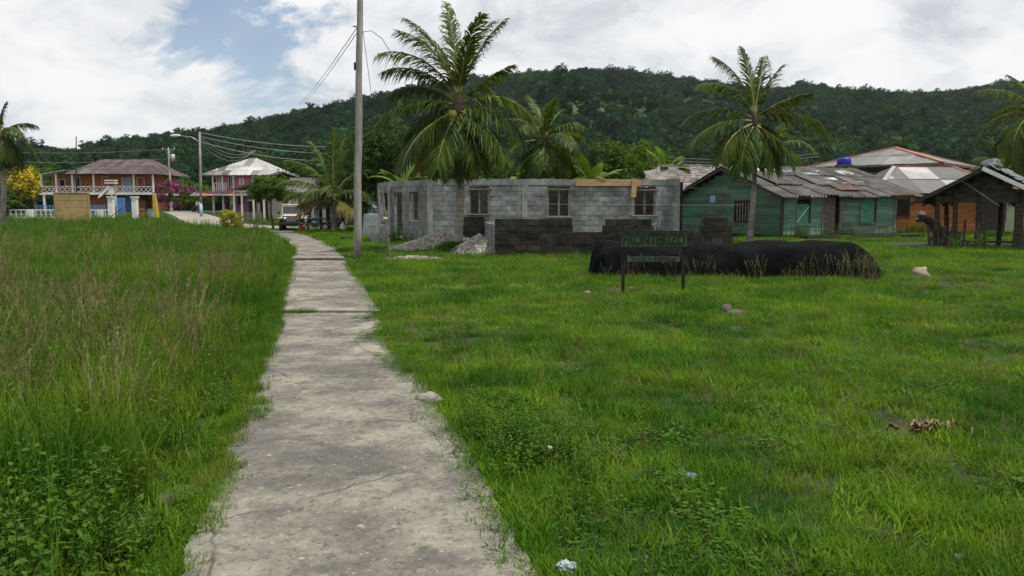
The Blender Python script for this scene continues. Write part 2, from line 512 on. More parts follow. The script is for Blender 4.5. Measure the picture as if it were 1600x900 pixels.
M['gravel'] = pm('gravel', (0.32, 0.30, 0.27), (0.56, 0.53, 0.47), 9.0, bump=0.8, rnd=0.2, dirt=(0.14, 0.13, 0.11), dscale=5, damt=0.6)
M['stone'] = pm('grey_stone', (0.15, 0.147, 0.135), (0.29, 0.275, 0.25), 6.0, bump=0.6, rnd=0.2)
M['tan_stone'] = pm('tan_stone', (0.22, 0.175, 0.125), (0.32, 0.265, 0.20), 6.0, bump=0.6, rnd=0.2)
M['blue_stone'] = pm('blue_grey_stone', (0.085, 0.10, 0.13), (0.14, 0.165, 0.20), 9.0, bump=0.4, rnd=0.2)
M['mud'] = pm('dry_mud', (0.06, 0.052, 0.038), (0.12, 0.105, 0.08), 8.0, bump=0.7, rnd=0.2)
M['dead_leaf'] = pm('dead_leaf', (0.14, 0.085, 0.05), (0.26, 0.175, 0.11), 12.0, rough=0.7, bump=0.2, rnd=0.3)
M['plastic_white'] = pm('white_plastic_bag', (0.14, 0.17, 0.25), (0.40, 0.43, 0.48), 14.0, rough=0.35, bump=0.4, rnd=0.1)
M['metal'] = pm('galvanised_metal', (0.36, 0.37, 0.38), (0.48, 0.49, 0.50), 4.0, rough=0.45, bump=0, rnd=0.1, metal=0.6)
M['dark_metal'] = pm('dark_metal', (0.02, 0.02, 0.022), (0.045, 0.045, 0.048), 4.0, rough=0.45, bump=0, rnd=0.1, metal=0.3)
M['wire'] = pm('wire', (0.16, 0.16, 0.16), (0.24, 0.24, 0.24), 4.0, rough=0.5, bump=0, rnd=0.1)
M['bright_wire'] = pm('aluminium_wire', (0.22, 0.23, 0.23), (0.28, 0.28, 0.28), 4.0, rough=0.5, bump=0, rnd=0.1)
M['tyre'] = pm('tyre_rubber', (0.015, 0.015, 0.015), (0.03, 0.03, 0.03), 5.0, rough=0.8, bump=0.1, rnd=0.1)
M['glass'] = pm('dark_glass', (0.03, 0.04, 0.045), (0.05, 0.06, 0.065), 2.0, rough=0.08, bump=0, rnd=0.1, spec=0.6)
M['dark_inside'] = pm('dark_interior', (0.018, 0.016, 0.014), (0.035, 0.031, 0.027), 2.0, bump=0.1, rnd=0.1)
M['red'] = pm('red_plastic', (0.45, 0.025, 0.03), (0.55, 0.04, 0.05), 3.0, rough=0.45, bump=0)
M['car_paint'] = pm('cream_car_paint', (0.50, 0.46, 0.38), (0.60, 0.56, 0.47), 3.0, rough=0.3, bump=0, rnd=0, dirt=(0.36, 0.31, 0.24), dscale=2, damt=0.4, spec=0.5)
M['skin'] = pm('skin', (0.16, 0.085, 0.055), (0.20, 0.11, 0.07), 6, rough=0.6, bump=0, rnd=0)
M['cloth_red'] = pm('red_shirt', (0.40, 0.06, 0.08), (0.48, 0.09, 0.11), 6, bump=0.1, rnd=0)
M['cloth_dark'] = pm('dark_cloth', (0.03, 0.035, 0.06), (0.05, 0.06, 0.09), 6, bump=0.1, rnd=0)
M['cloth_pale'] = pm('pale_shirt', (0.45, 0.42, 0.45), (0.55, 0.52, 0.55), 6, bump=0.1, rnd=0)
M['hair'] = pm('black_hair', (0.01, 0.008, 0.007), (0.02, 0.016, 0.014), 9, bump=0.1, rnd=0)

# unit pieces shared by blocks, boards and planks
_unit = {}


def unit_mesh(mat, bevel=0.035):
    k = (mat, bevel)
    if k not in _unit:
        b = bevel
        h = 0.5
        bm = bmesh.new()
        bmesh.ops.create_cube(bm, size=1)
        bmesh.ops.bevel(bm, geom=bm.edges[:], offset=b, segments=1, affect='EDGES')
        me = bpy.data.meshes.new('piece')
        bm.to_mesh(me)
        bm.free()
        me.materials.append(M[mat])
        _unit[k] = me
    return _unit[k]


class Wall:
    """a vertical wall: origin, direction along it, outward normal"""

    def __init__(s, O, E, out=None):
        s.O = V((O[0], O[1], O[2] if len(O) > 2 else 0))
        dd = V((E[0] - O[0], E[1] - O[1], 0))
        s.L = dd.length
        s.u = dd.normalized()
        n = V((s.u.y, -s.u.x, 0))
        s.n = n
        s.rz = atan2(s.u.y, s.u.x)

    def pt(s, a, z, d=0.0):
        return s.O + s.u * a + s.n * d + V((0, 0, z))

    def box(s, mb, a0, a1, z0, z1, d0, d1):
        mb.box(s.pt((a0 + a1) / 2, (z0 + z1) / 2, (d0 + d1) / 2), (a1 - a0, abs(d1 - d0), z1 - z0), s.rz)
        return mb

    def piece(s, name, mat, a0, a1, z0, z1, d0, d1, parent, bevel=0.035, tilt=0.0):
        o = link(name, unit_mesh(mat, bevel), parent, s.pt((a0 + a1) / 2, (z0 + z1) / 2, (d0 + d1) / 2))
        o.scale = (a1 - a0, abs(d1 - d0), z1 - z0)
        o.rotation_euler = (0, tilt, s.rz)
        return o


def spans(L, topf, opens, z0, z1, a_start=0.0):
    """free intervals of one course"""
    zm = (z0 + z1) / 2
    N = 400
    run, out = None, []
    for i in range(N + 1):
        a = a_start + (L - a_start) * i / N
        ok = topf(a) >= zm + (z1 - z0) * 0.3
        if ok and run is None:
            run = a
        if (not ok or i == N) and run is not None:
            out.append([run, a])
            run = None
    for (o0, o1, b0, b1) in opens:
        if zm < b0 or zm > b1:
            continue
        new = []
        for s0, s1 in out:
            if o1 <= s0 or o0 >= s1:
                new.append([s0, s1])
            else:
                if o0 > s0 + 0.02:
                    new.append([s0, o0])
                if o1 < s1 - 0.02:
                    new.append([o1, s1])
        out = new
    return [x for x in out if x[1] - x[0] > 0.05]


def courses(parent, wall, ztop, opens, rowh, plen, gap, thick, mat, core, name, seed=0, bond=True, topf=None, limit=None, plen2=None,
            jit=0.006, core_name='core', matf=None, z0=0.0):
    rng = random.Random(seed)
    topf = topf or (lambda a: ztop)
    cm, rest, n, row = MB(), MB(), 0, 0
    z = z0
    while z < ztop - 0.03:
        z1 = min(z + rowh, ztop)
        for s0, s1 in spans(wall.L, topf, opens, z, z1):
            wall.box(cm, s0, s1, z, z1, -thick + 0.012, -0.014)
            if bond:
                k = math.floor((s0 - (0.5 * plen if row % 2 else 0)) / plen)
                cuts = [s0]
                while True:
                    k += 1
                    c = k * plen + (0.5 * plen if row % 2 else 0)
                    if c >= s1 - 0.06:
                        break
                    if c > cuts[-1] + 0.06:
                        cuts.append(c)
                cuts.append(s1)
            else:
                cuts = [s0]
                while s1 - cuts[-1] > plen2 * 1.15:
                    cuts.append(cuts[-1] + rng.uniform(plen, plen2))
                cuts.append(s1)
            for a0, a1 in zip(cuts, cuts[1:]):
                j = rng.uniform(-jit, jit)
                mt = matf(a0, z) if matf else mat
                if limit is None or n < limit:
                    wall.piece(name, mt, a0 + gap / 2, a1 - gap / 2, z + gap / 2, z1 - gap / 2, -thick, j, parent,
                               tilt=rng.uniform(-1, 1) * (0.0 if bond else 0.004))
                else:
                    wall.box(rest, a0 + gap / 2, a1 - gap / 2, z + gap / 2, z1 - gap / 2, -thick, j)
                n += 1
        z = z1
        row += 1
    if cm.v:
        cm.obj(core_name, M[core], parent)
    if rest.v:
        tag(rest.obj(name, M[mat], parent), kind='stuff')
    return n


def roof_slope(parent, E0, u, v, L, H, offl=0, offr=0, sw=0.85, mat='roof_grey', pitch=0.11, amp=0.018, seed=0, row=2.4, mats=None, jit=0.02, name='roof_sheet', per=5):
    """corrugated sheets laid up one roof slope; v is the unit vector up the slope"""
    rng = random.Random(seed)
    u, v = V(u).normalized(), V(v).normalized()
    n = u.cross(v).normalized()
    if n.z < 0:
        n = -n
    top = lambda s: min(H, H * s / offl if offl else H, H * (L - s) / offr if offr else H)
    nr = max(1, math.ceil(H / row))
    rl = H / nr
    s = 0.0
    while s < L - 0.05:
        s1 = min(s + sw, L)
        for r in range(nr):
            b0, b1 = r * rl, (r + 1) * rl + (0.12 if r < nr - 1 else 0)
            k = max(4, int((s1 - s + 0.08) / pitch * per))
            mb = MB()
            lift = rng.uniform(0, jit) + r * 0.03 + (0.012 if int(s / sw) % 2 else 0)
            sl = rng.uniform(-jit, jit) * 1.5
            vs, fs = [], []
            for i in range(k + 1):
                a = s + (s1 + 0.08 - s) * i / k
                t1 = min(b1, max(top(min(max(a, 0), L)), 0))
                t0 = b0 - (rng.uniform(0, 0.02) if i == 0 else 0) + sl * (1 if r == 0 else 0)
                t1 = max(t1, t0)
                wv = amp * sin(2 * pi * a / pitch)
                for t in (t0, t1):
                    vs.append(V(E0) + u * a + v * t + n * (wv + lift))
            for i in range(k):
                fs.append((2 * i, 2 * i + 2, 2 * i + 3, 2 * i + 1))
            # skip empty sheets
            if max((vs[2 * i + 1] - vs[2 * i]).length for i in range(k + 1)) < 0.08:
                continue
            mb.add(vs, fs)
            mb.obj(name, M[rng.choice(mats) if mats else mat], parent, True)
        s = s1


# ------------------------------------------------------------------ ground, path, street
def make_ground():
    xs = [-3500, -1500, -600, -250, -120, -70, -45, -30, -20, -12, -6, 0, 6, 12, 20, 30, 45, 70, 120, 250, 600, 1500, 3500]
    ys = [-3000, -800, -200, -60, -20, -8, 0, 8, 16, 25, 35, 45, 50, 55, 60, 66, 72, 78, 84, 90, 96, 102, 108, 115, 140, 200, 400, 900, 2000, 4500]
    vs = [(x, y, gz(y)) for y in ys for x in xs]
    nx = len(xs)
    fs = [(j * nx + i, j * nx + i + 1, (j + 1) * nx + i + 1, (j + 1) * nx + i) for j in range(len(ys) - 1) for i in range(nx - 1)]
    tag(MB().add(vs, fs).obj('ground', M['ground'], None, True), kind='structure')


make_ground()

PATH = [(0.36, -1.5), (0.05, 0), (-0.71, 3.5), (-1.10, 5.3), (-1.90, 8.4), (-2.70, 11.7), (-5.50, 22.8), (-7.0, 28.7), (-9.0, 35), (-11.4, 41.9), (-15.4, 52.9)]
_py = np.array([p[1] for p in PATH])
_px = np.array([p[0] for p in PATH])


def pathx(y):
    return float(np.interp(y, _py, _px)) if -1.5 <= y <= 52.9 else None


def path_smooth(y):
    ks = [pathx(max(-1.5, min(52.9, y + dd))) for dd in (-1.2, -0.6, 0, 0.6, 1.2)]
    return sum(ks) / 5


HALFW = 0.76


def edge(y, side):
    w = HALFW + 0.03 * nz(y * 0.5, side * 9.1) + 0.03 * nz(y * 2.7, side * 4.3) + 0.03 * nz(y * 9, side * 2.2) + 0.015 * nz(y * 23, side * 2.2)
    if side > 0:      # broken bites in the lawn-side edge
        w -= 0.06 * exp(-((y - 9.3) / 0.42) ** 2) + 0.05 * exp(-((y - 7.7) / 0.40) ** 2) + 0.03 * exp(-((y - 5.9) / 0.3) ** 2)
    else:
        w -= 0.05 * exp(-((y - 12.1) / 0.4) ** 2) + 0.04 * exp(-((y - 9.9) / 0.5) ** 2)
    return w


def make_path():
    root = thing('path', None, None)
    tag(root, kind='structure')
    joints = [-1.5, 0.6, 11.7, 15.4, 19.1, 22.8, 26.4, 30.2, 34, 38, 42, 46, 50, 52.9]
    for k, (y0, y1) in enumerate(zip(joints, joints[1:])):
        a, b = y0 + (0.004 if y0 in (11.7, 22.8) else 0.0015), y1 - (0.004 if y1 in (11.7, 22.8) else 0.0015)
        ny = 150 if y1 < 12 else 30 if y1 < 16 else 16
        nx = 14
        vs, fs = [], []
        tilt = random.Random(k).uniform(-0.004, 0.004)
        zb = 0.075 if k != 5 else 0.13
        for j in range(ny + 1):
            y = a + (b - a) * j / ny
            cx = path_smooth(y)
            wl_, wr_ = edge(y, -1), edge(y, 1)
            for i in range(nx + 1):
                t = i / nx
                x = cx - wl_ + (wl_ + wr_) * t
                z = zb + tilt * (y - a) + 0.0025 * nz(x * 1.3, y * 1.3)
                if k == 5:
                    z -= 0.055 * (j / ny)
                if i in (0, nx):
                    z -= 0.008
                vs.append((x, y + (0.01 * nz(x * 6, k) if j in (0, ny) else 0), z))
        W = nx + 1
        for j in range(ny):
            for i in range(nx):
                fs.append((j * W + i, j * W + i + 1, (j + 1) * W + i + 1, (j + 1) * W + i))
        per = [i for i in range(W)] + [j * W + nx for j in range(1, ny + 1)] + [ny * W + i for i in range(nx - 1, -1, -1)] + [j * W for j in range(ny - 1, 0, -1)]
        base = len(vs)
        for p in per:
            x, y, z = vs[p]
            vs.append((x, y, -0.02))
        n = len(per)
        for q in range(n):
            q2 = (q + 1) % n
            fs.append((per[q2], per[q], base + q, base + q2))
        MB().add(vs, fs).obj('slab', M['concrete_path'], root)
    return root


make_path()
# a loose broken piece of concrete beside the path, left
def blob(mb, c, r, seed, sub=2, amp=0.25, freq=1.6, flat=1.0):
    bm = bmesh.new()
    bmesh.ops.create_icosphere(bm, subdivisions=sub, radius=1)
    vs = []
    for v in bm.verts:
        p = v.co.normalized()
        k = 1 + amp * mnoise.noise(p * freq + V((seed * 3.7, seed * 1.3, 0))) + amp * 0.4 * mnoise.noise(p * freq * 3 + V((seed, 0, 5)))
        q = V((p.x * r[0], p.y * r[1], p.z * r[2])) * k
        vs.append(V(c) + q)
    fs = [tuple(v.index for v in f.verts) for f in bm.faces]
    bm.free()
    return mb.add(vs, fs)


def rock(name, label, pos, r, mat, seed, cat='stone', group=None, sub=3, amp=0.3, rz=0.0):
    mb = blob(MB(), (0, 0, r[2] * 0.45), r, seed, sub, amp)
    o = mb.obj(name, M[mat], None, sub > 2, pos, rz)
    return tag(o, label, cat, group)


def ribbon(name, pts, w, mat, z, kind='structure'):
    vs, fs = [], []
    for i, p in enumerate(pts):
        p = V((*p, 0))
        t = (V((*pts[min(i + 1, len(pts) - 1)], 0)) - V((*pts[max(i - 1, 0)], 0))).normalized()
        s = V((t.y, -t.x, 0))
        for k in (-1, 1):
            q = p + s * (w / 2 * k)
            vs.append((q.x, q.y, gz(q.y) + z))
    for i in range(len(pts) - 1):
        fs.append((2 * i, 2 * i + 1, 2 * i + 3, 2 * i + 2))
    return tag(MB().add(vs, fs).obj(name, M[mat], None), kind=kind)


def dense(pts, n=8):
    out = []
    for (x0, y0), (x1, y1) in zip(pts, pts[1:]):
        for k in range(n):
            out.append((x0 + (x1 - x0) * k / n, y0 + (y1 - y0) * k / n))
    return out + [pts[-1]]


ribbon('street', dense([(-11, 57.5), (-17, 58), (-23, 64), (-30, 78), (-38, 95), (-47, 113), (-70, 150)]), 3.9, 'street', 0.03)

# ------------------------------------------------------------------ hills and their forest
SKY = [(-900, 205), (-400, 232), (-150, 222), (0, 216), (50, 214), (85, 217), (118, 226), (150, 216), (190, 210), (230, 205), (270, 201), (320, 196), (400, 184),
       (440, 174), (490, 163), (560, 154), (600, 143), (680, 127), (760, 117), (850, 111), (900, 109), (960, 112), (1050, 121),
       (1130, 133), (1180, 138), (1250, 135), (1330, 142), (1400, 147), (1450, 146), (1500, 139), (1550, 132), (1600, 129), (1750, 122), (2000, 140), (2500, 180), (3000, 215)]
_sx = np.array([a for a, b in SKY], float)
_sy = np.array([b for a, b in SKY], float)
D0 = 150.0


def ridge(px):
    R = float(np.interp(px, [-900, 0, 300, 600, 900, 1600, 2600], [520, 430, 440, 520, 640, 720, 760]))
    H = (HOR - float(np.interp(px, _sx, _sy))) / FPX * R + CAMH - float(np.interp(px, [0, 700, 1000], [12.5, 10, 8]))
    return R, H


def hill_z(px, Y):
    R, H = ridge(px)
    s = (Y - D0) / (R - D0)
    if s <= 0:
        return gz(Y) - 0.6 - 2 * min(1, -s)
    if s <= 1:
        b = s ** 1.12
        und = 0.16 * nz(px * 0.0052, Y * 0.006) + 0.09 * nz(px * 0.013 + 7, Y * 0.013)
        return gz(Y) - 0.6 + (H - 0.2) * (b + und * 4 * s * (1 - s) * 0.8)
    q = (s - 1)
    return gz(Y) - 0.8 + H * max(0.0, 1 - 1.6 * q * q - 0.25 * q)


def make_hills():
    pxs = np.arange(-900, 3001, 25)
    ss = [-0.15, 0.0, 0.03, 0.07, 0.12, 0.18, 0.25, 0.32, 0.4, 0.48, 0.56, 0.64, 0.72, 0.8, 0.87, 0.93, 0.97, 1.0, 1.04, 1.1, 1.2, 1.35, 1.6]
    vs, fs = [], []
    for s in ss:
        for px in pxs:
            R, H = ridge(px)
            Y = D0 + s * (R - D0)
            vs.append(((px - 800) / FPX * Y, Y, hill_z(px, Y)))
    W = len(pxs)
    for j in range(len(ss) - 1):
        for i in range(W - 1):
            fs.append((j * W + i, j * W + i + 1, (j + 1) * W + i + 1, (j + 1) * W + i))
    tag(MB().add(vs, fs).obj('hills', M['hill'], None, True), kind='structure')


make_hills()


def source_collection(name, meshes):
    col = bpy.data.collections.new(name)
    for i, me in enumerate(meshes):
        o = bpy.data.objects.new('%s_%02d' % (name, i), me)
        col.objects.link(o)
    return col


def scatter(name, pts, col, label=None, cat=None):
    """one stuff object: geometry-node instances of the meshes in col on the points (x,y,z,rx,ry,rz,scale,index)"""
    a = np.array(pts, dtype=np.float32)
    me = bpy.data.meshes.new(name)
    me.vertices.add(len(a))
    me.vertices.foreach_set('co', a[:, :3].ravel())
    at = me.attributes.new('rot', 'FLOAT_VECTOR', 'POINT')
    at.data.foreach_set('vector', a[:, 3:6].ravel())
    at = me.attributes.new('scl', 'FLOAT', 'POINT')
    at.data.foreach_set('value', np.ascontiguousarray(a[:, 6]))
    at = me.attributes.new('idx', 'INT', 'POINT')
    at.data.foreach_set('value', np.ascontiguousarray(a[:, 7]).astype(np.int32))
    me.update()
    o = link(name, me)
    ng = bpy.data.node_groups.new(name, 'GeometryNodeTree')
    ng.interface.new_socket('Geometry', in_out='INPUT', socket_type='NodeSocketGeometry')
    ng.interface.new_socket('Geometry', in_out='OUTPUT', socket_type='NodeSocketGeometry')
    gi, go = ng.nodes.new('NodeGroupInput'), ng.nodes.new('NodeGroupOutput')
    ip = ng.nodes.new('GeometryNodeInstanceOnPoints')
    ci = ng.nodes.new('GeometryNodeCollectionInfo')
    ci.inputs['Collection'].default_value = col
    ci.inputs['Separate Children'].default_value = True
    ci.inputs['Reset Children'].default_value = True
    ip.inputs['Pick Instance'].default_value = True

    def attr(nm, typ):
        n = ng.nodes.new('GeometryNodeInputNamedAttribute')
        n.data_type = typ
        n.inputs['Name'].default_value = nm
        return [s for s in n.outputs if s.enabled and s.name == 'Attribute'][0]
    ng.links.new(gi.outputs[0], ip.inputs['Points'])
    ng.links.new(ci.outputs[0], ip.inputs['Instance'])
    ng.links.new(attr('idx', 'INT'), ip.inputs['Instance Index'])
    ng.links.new(attr('rot', 'FLOAT_VECTOR'), ip.inputs['Rotation'])
    ng.links.new(attr('scl', 'FLOAT'), ip.inputs['Scale'])
    ng.links.new(ip.outputs[0], go.inputs[0])
    md = o.modifiers.new('scatter', 'NODES')
    md.node_group = ng
    return tag(o, label, cat, None, 'stuff')


def leafcloud(rng, n_clumps, rad, leaf, n_leaf, shell=0.55, clump_r=0.35, zsq=0.75, bottom=-0.5):
    """numpy-built crown: quads in clumps through an uneven ellipsoid (rad = rx,ry,rz)"""
    vs, fs = [], []
    for c in range(n_clumps):
        while True:
            p = V((rng.gauss(0, 1), rng.gauss(0, 1), rng.gauss(0, 1))).normalized()
            if p.z > bottom:
                break
        k = rng.uniform(shell, 1.0) * (1 + 0.22 * rng.uniform(-1, 1))
        cc = V((p.x * rad[0] * k, p.y * rad[1] * k, p.z * rad[2] * k))
        cr = clump_r * rng.uniform(0.6, 1.3) * min(rad)
        for i in range(n_leaf):
            q = V((rng.gauss(0, 1), rng.gauss(0, 1), rng.gauss(0, 1))).normalized() * (rng.random() ** 0.4) * cr
            q.z *= zsq
            ctr = cc + q
            nrm = (q.normalized() * 0.8 + p * 0.5 + V((rng.uniform(-1, 1), rng.uniform(-1, 1), rng.uniform(-0.2, 1.2)))).normalized()
            t = nrm.cross(V((rng.uniform(-1, 1), rng.uniform(-1, 1), rng.uniform(-1, 1)))).normalized()
            b = nrm.cross(t)
            l, w = leaf * rng.uniform(0.7, 1.3), leaf * rng.uniform(0.35, 0.6)
            i0 = len(vs)
            vs += [ctr - t * l * 0.5, ctr + b * w * 0.5 + nrm * l * 0.05, ctr + t * l * 0.5 - nrm * l * 0.12, ctr - b * w * 0.5 + nrm * l * 0.05]
            fs.append((i0, i0 + 1, i0 + 2, i0 + 3))
    return vs, fs


def make_forest():
    rng = random.Random(5)
    meshes = []
    for k in range(7):
        light = k >= 5
        mb = MB()
        r = (3.6, 3.6, 3.3 + 0.5 * (k % 3)) if not light else (2.4, 2.4, 1.7)
        vs, fs = leafcloud(rng, 34 if not light else 20, r, 0.85 if not light else 0.6, 20, 0.78, 0.27, 0.8, -0.3)
        mb.add([V((v.x, v.y, v.z + (5.0 if not light else 1.4))) for v in vs], fs)
        # inner mass so that crowns do not read as see-through
        blob(mb, (0, 0, 4.6 if not light else 1.2), (2.9, 2.9, 2.8) if not light else (1.9, 1.9, 1.3), k, 2, 0.35)
        if not light:
            mb.tube([(0, 0, -2), (0.1, 0, 3.5)], [0.35, 0.2], 5)
        meshes.append(mb.mesh('forest_tree', M['forest_light' if light else 'forest']))
    col = source_collection('forest_source', meshes)
    pts = []
    n = 0
    while n < 26000:
        px = rng.uniform(-500, 2100)
        R, H = ridge(px)
        Y = sqrt(rng.uniform(D0 ** 2, (R * 1.06) ** 2))
        s = (Y - D0) / (R - D0)
        light = False
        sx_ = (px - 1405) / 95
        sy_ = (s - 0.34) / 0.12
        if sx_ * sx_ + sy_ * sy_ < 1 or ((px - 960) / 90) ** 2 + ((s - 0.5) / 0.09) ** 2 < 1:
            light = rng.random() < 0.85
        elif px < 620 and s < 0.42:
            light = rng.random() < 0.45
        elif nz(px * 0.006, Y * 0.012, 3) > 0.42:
            light = rng.random() < 0.6
        sc_ = rng.uniform(0.45, 0.95) * (1.4 if rng.random() < 0.06 else 1)
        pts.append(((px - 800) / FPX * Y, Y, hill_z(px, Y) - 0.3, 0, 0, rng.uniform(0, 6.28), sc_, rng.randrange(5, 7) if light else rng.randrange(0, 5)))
        n += 1
    scatter('forest', pts, col, 'dark green forest covering the hills behind the village', 'forest')


make_forest()

# ------------------------------------------------------------------ palms, trees, shrubs
def frond_mesh(rng, az, el, length, droop, nleaf=46, lw=0.05, lmax=0.85, seg=12, hang=0.55):
    a = radians(az)
    pts, tans = [V((0, 0, 0))], []
    twist = rng.uniform(-0.45, 0.45)
    for i in range(seg):
        t = (i + 0.5) / seg
        e = radians(max(-88, el - droop * t ** 1.4))
        aa = a + twist * t * t
        dv = V((cos(aa) * cos(e), sin(aa) * cos(e), sin(e)))
        tans.append(dv)
        pts.append(pts[-1] + dv * (length / seg))
    tans.append(tans[-1])
    rm = MB().tube(pts, [0.035 * (1 - 0.85 * i / seg) for i in range(seg + 1)], 4)
    lm = MB()
    side0 = V((-sin(a), cos(a), 0))
    for k in range(nleaf):
        t = 0.13 + 0.87 * (k + rng.uniform(-0.3, 0.3)) / (nleaf - 1)
        t = min(max(t, 0.1), 1)
        x = t * seg
        i = min(int(x), seg - 1)
        p = pts[i].lerp(pts[i + 1], x - i)
        T = tans[i]
        N = T.cross(side0).normalized()
        if N.z < 0:
            N = -N
        prof = (0.55 + 0.45 * min(1, (t - 0.1) / 0.25)) * (1 - 0.62 * max(0, (t - 0.5) / 0.5) ** 1.5)
        for sgn in (-1, 1):
            if rng.random() < 0.05:
                continue
            l = lmax * prof * rng.uniform(0.85, 1.12)
            fw = 0.45 + 0.75 * t + 1.2 * max(0.0, T.z) ** 2 + rng.uniform(-0.2, 0.2)
            dv = (side0 * sgn + T * fw + N * rng.uniform(-0.15, 0.35) + V((rng.uniform(-.1, .1), rng.uniform(-.1, .1), rng.uniform(-.1, .05)))).normalized()
            w = lw * rng.uniform(0.8, 1.2)
            wd = (T - dv * T.dot(dv)).normalized()
            wd = (wd * 0.8 + N * 0.45 * sgn * rng.uniform(-0.4, 1)).normalized()
            row = []
            for q, ww in ((0, 0.35), (0.35, 1.0), (0.7, 0.75), (1.0, 0.06)):
                c = p + dv * (l * q) + V((0, 0, -hang * l * q ** 2 * (0.6 + 0.6 * rng.random())))
                row.append((c - wd * w * 0.5 * ww, c + wd * w * 0.5 * ww))
            vs = [x_ for r_ in row for x_ in r_]
            lm.add(vs, [(0, 1, 3, 2), (2, 3, 5, 4), (4, 5, 7, 6)])
    return rm, lm


def palm(label, base, top, fronds, r0=0.15, r1=0.10, seed=0, lw=0.05, lmax=0.85, nleaf=46, coconuts=0, group=None, bulge=1.25, name='coconut_palm', hang=0.55, rseed=0):
    rng = random.Random(seed)
    base, top = V(base), V(top)
    root = thing(name, label, 'palm tree', base, 0, group)
    tp = top - base
    pts, rad = [], []
    n = max(12, int(tp.length * 9))
    for i in range(n + 1):
        t = i / n
        c = tp * t + V((tp.z * 0.02 * sin(t * pi) * (1 if seed % 2 else -1), 0, 0))
        pts.append(c - V((0, 0, 0.15 if i == 0 else 0)))
        r = r0 * (bulge - (bulge - 1) * min(1, t / 0.06)) * (1 - t) + r1 * t
        rad.append(r * (1 + (0.05 if i % 2 else -0.02)) * (1 + 0.05 * rng.uniform(-1, 1)))
    MB().tube(pts, rad, 12).obj('trunk', M['palm_trunk'], root, True)
    # fibrous crown base
    MB().tube([tp - V((0, 0, 0.35)), tp - V((0, 0, 0.05)), tp + V((0, 0, 0.25)), tp + V((0, 0, 0.6))], [r1 * 1.0, r1 * 1.5, r1 * 1.1, r1 * 0.25], 10).obj('crown_base', M['bark'], root, True)
    for fr in fronds:
        az, el, ln, dr = fr[:4]
        mt = fr[4] if len(fr) > 4 else 'frond'
        rm, lm = frond_mesh(rng, az, el, ln, dr, nleaf, lw, lmax * (0.75 + 0.25 * ln / 3.5), 12, hang)
        h = V((0, 0, 0.25 * max(-0.6, sin(radians(el)))))
        f = rm.obj('frond', M['rachis'], root, False, tp + h)
        lm.obj('leaflets', M[mt], f)
    for k in range(coconuts):
        a = rng.uniform(0, 6.28)
        mb = blob(MB(), (0, 0, 0), (0.12, 0.12, 0.15), k, 2, 0.08)
        mb.obj('coconut', M['coconut'], root, True, tp + V((cos(a) * 0.26, sin(a) * 0.26, -0.15 - 0.3 * rng.random())))
    return root


def auto_fronds(rng, n, length, up=84, down=-45, droop=55):
    out = []
    for i in range(n):
        t = i / (n - 1)
        out.append((i * 137.5 + rng.uniform(-12, 12), up + (down - up) * t ** 0.85 + rng.uniform(-6, 6), length * rng.uniform(0.85, 1.1) * (0.8 + 0.25 * sin(t * pi)),
                    droop * (0.4 + 0.9 * sin(min(1, t * 1.3) * pi * 0.7)) * rng.uniform(0.8, 1.2), 'frond' if t < 0.86 or rng.random() < 0.6 else 'frond_old'))
    return out


def tree(name, label, base, height, crown_r, crown_c=None, leaf=0.22, clumps=40, per=60, mat='leaf_dark', seed=0, trunk_r=0.14, cat='tree', group=None, limbs=7, clump_r=0.34, shell=0.5, bottom=-0.6):
    rng = random.Random(seed)
    root = thing(name, label, cat, base, 0, group)
    cc = V(crown_c) if crown_c else V((0, 0, height - crown_r[2]))
    tm = MB()
    tp = cc + V((0, 0, -crown_r[2] * 0.45))
    mid = tp * 0.5 + V((rng.uniform(-0.1, 0.1), rng.uniform(-0.1, 0.1), 0))
    tm.tube([(0, 0, -0.1), mid, tp], [trunk_r * 1.3, trunk_r, trunk_r * 0.75], 8)
    for k in range(limbs):
        a = k * 6.283 / limbs + rng.uniform(-0.4, 0.4)
        e = cc + V((cos(a) * crown_r[0] * 0.7, sin(a) * crown_r[1] * 0.7, crown_r[2] * rng.uniform(-0.3, 0.6)))
        s0 = tp * rng.uniform(0.75, 1.0)
        tm.tube([s0, (s0 + e) / 2 + V((0, 0, 0.12 * crown_r[2])), e], [trunk_r * 0.5, trunk_r * 0.3, trunk_r * 0.1], 5)
    tm.obj('trunk', M['bark'], root)
    vs, fs = leafcloud(rng, clumps, crown_r, leaf, per, shell, clump_r, 0.75, bottom)
    MB().add([v + cc for v in vs], fs).obj('crown', M[mat], root)
    return root


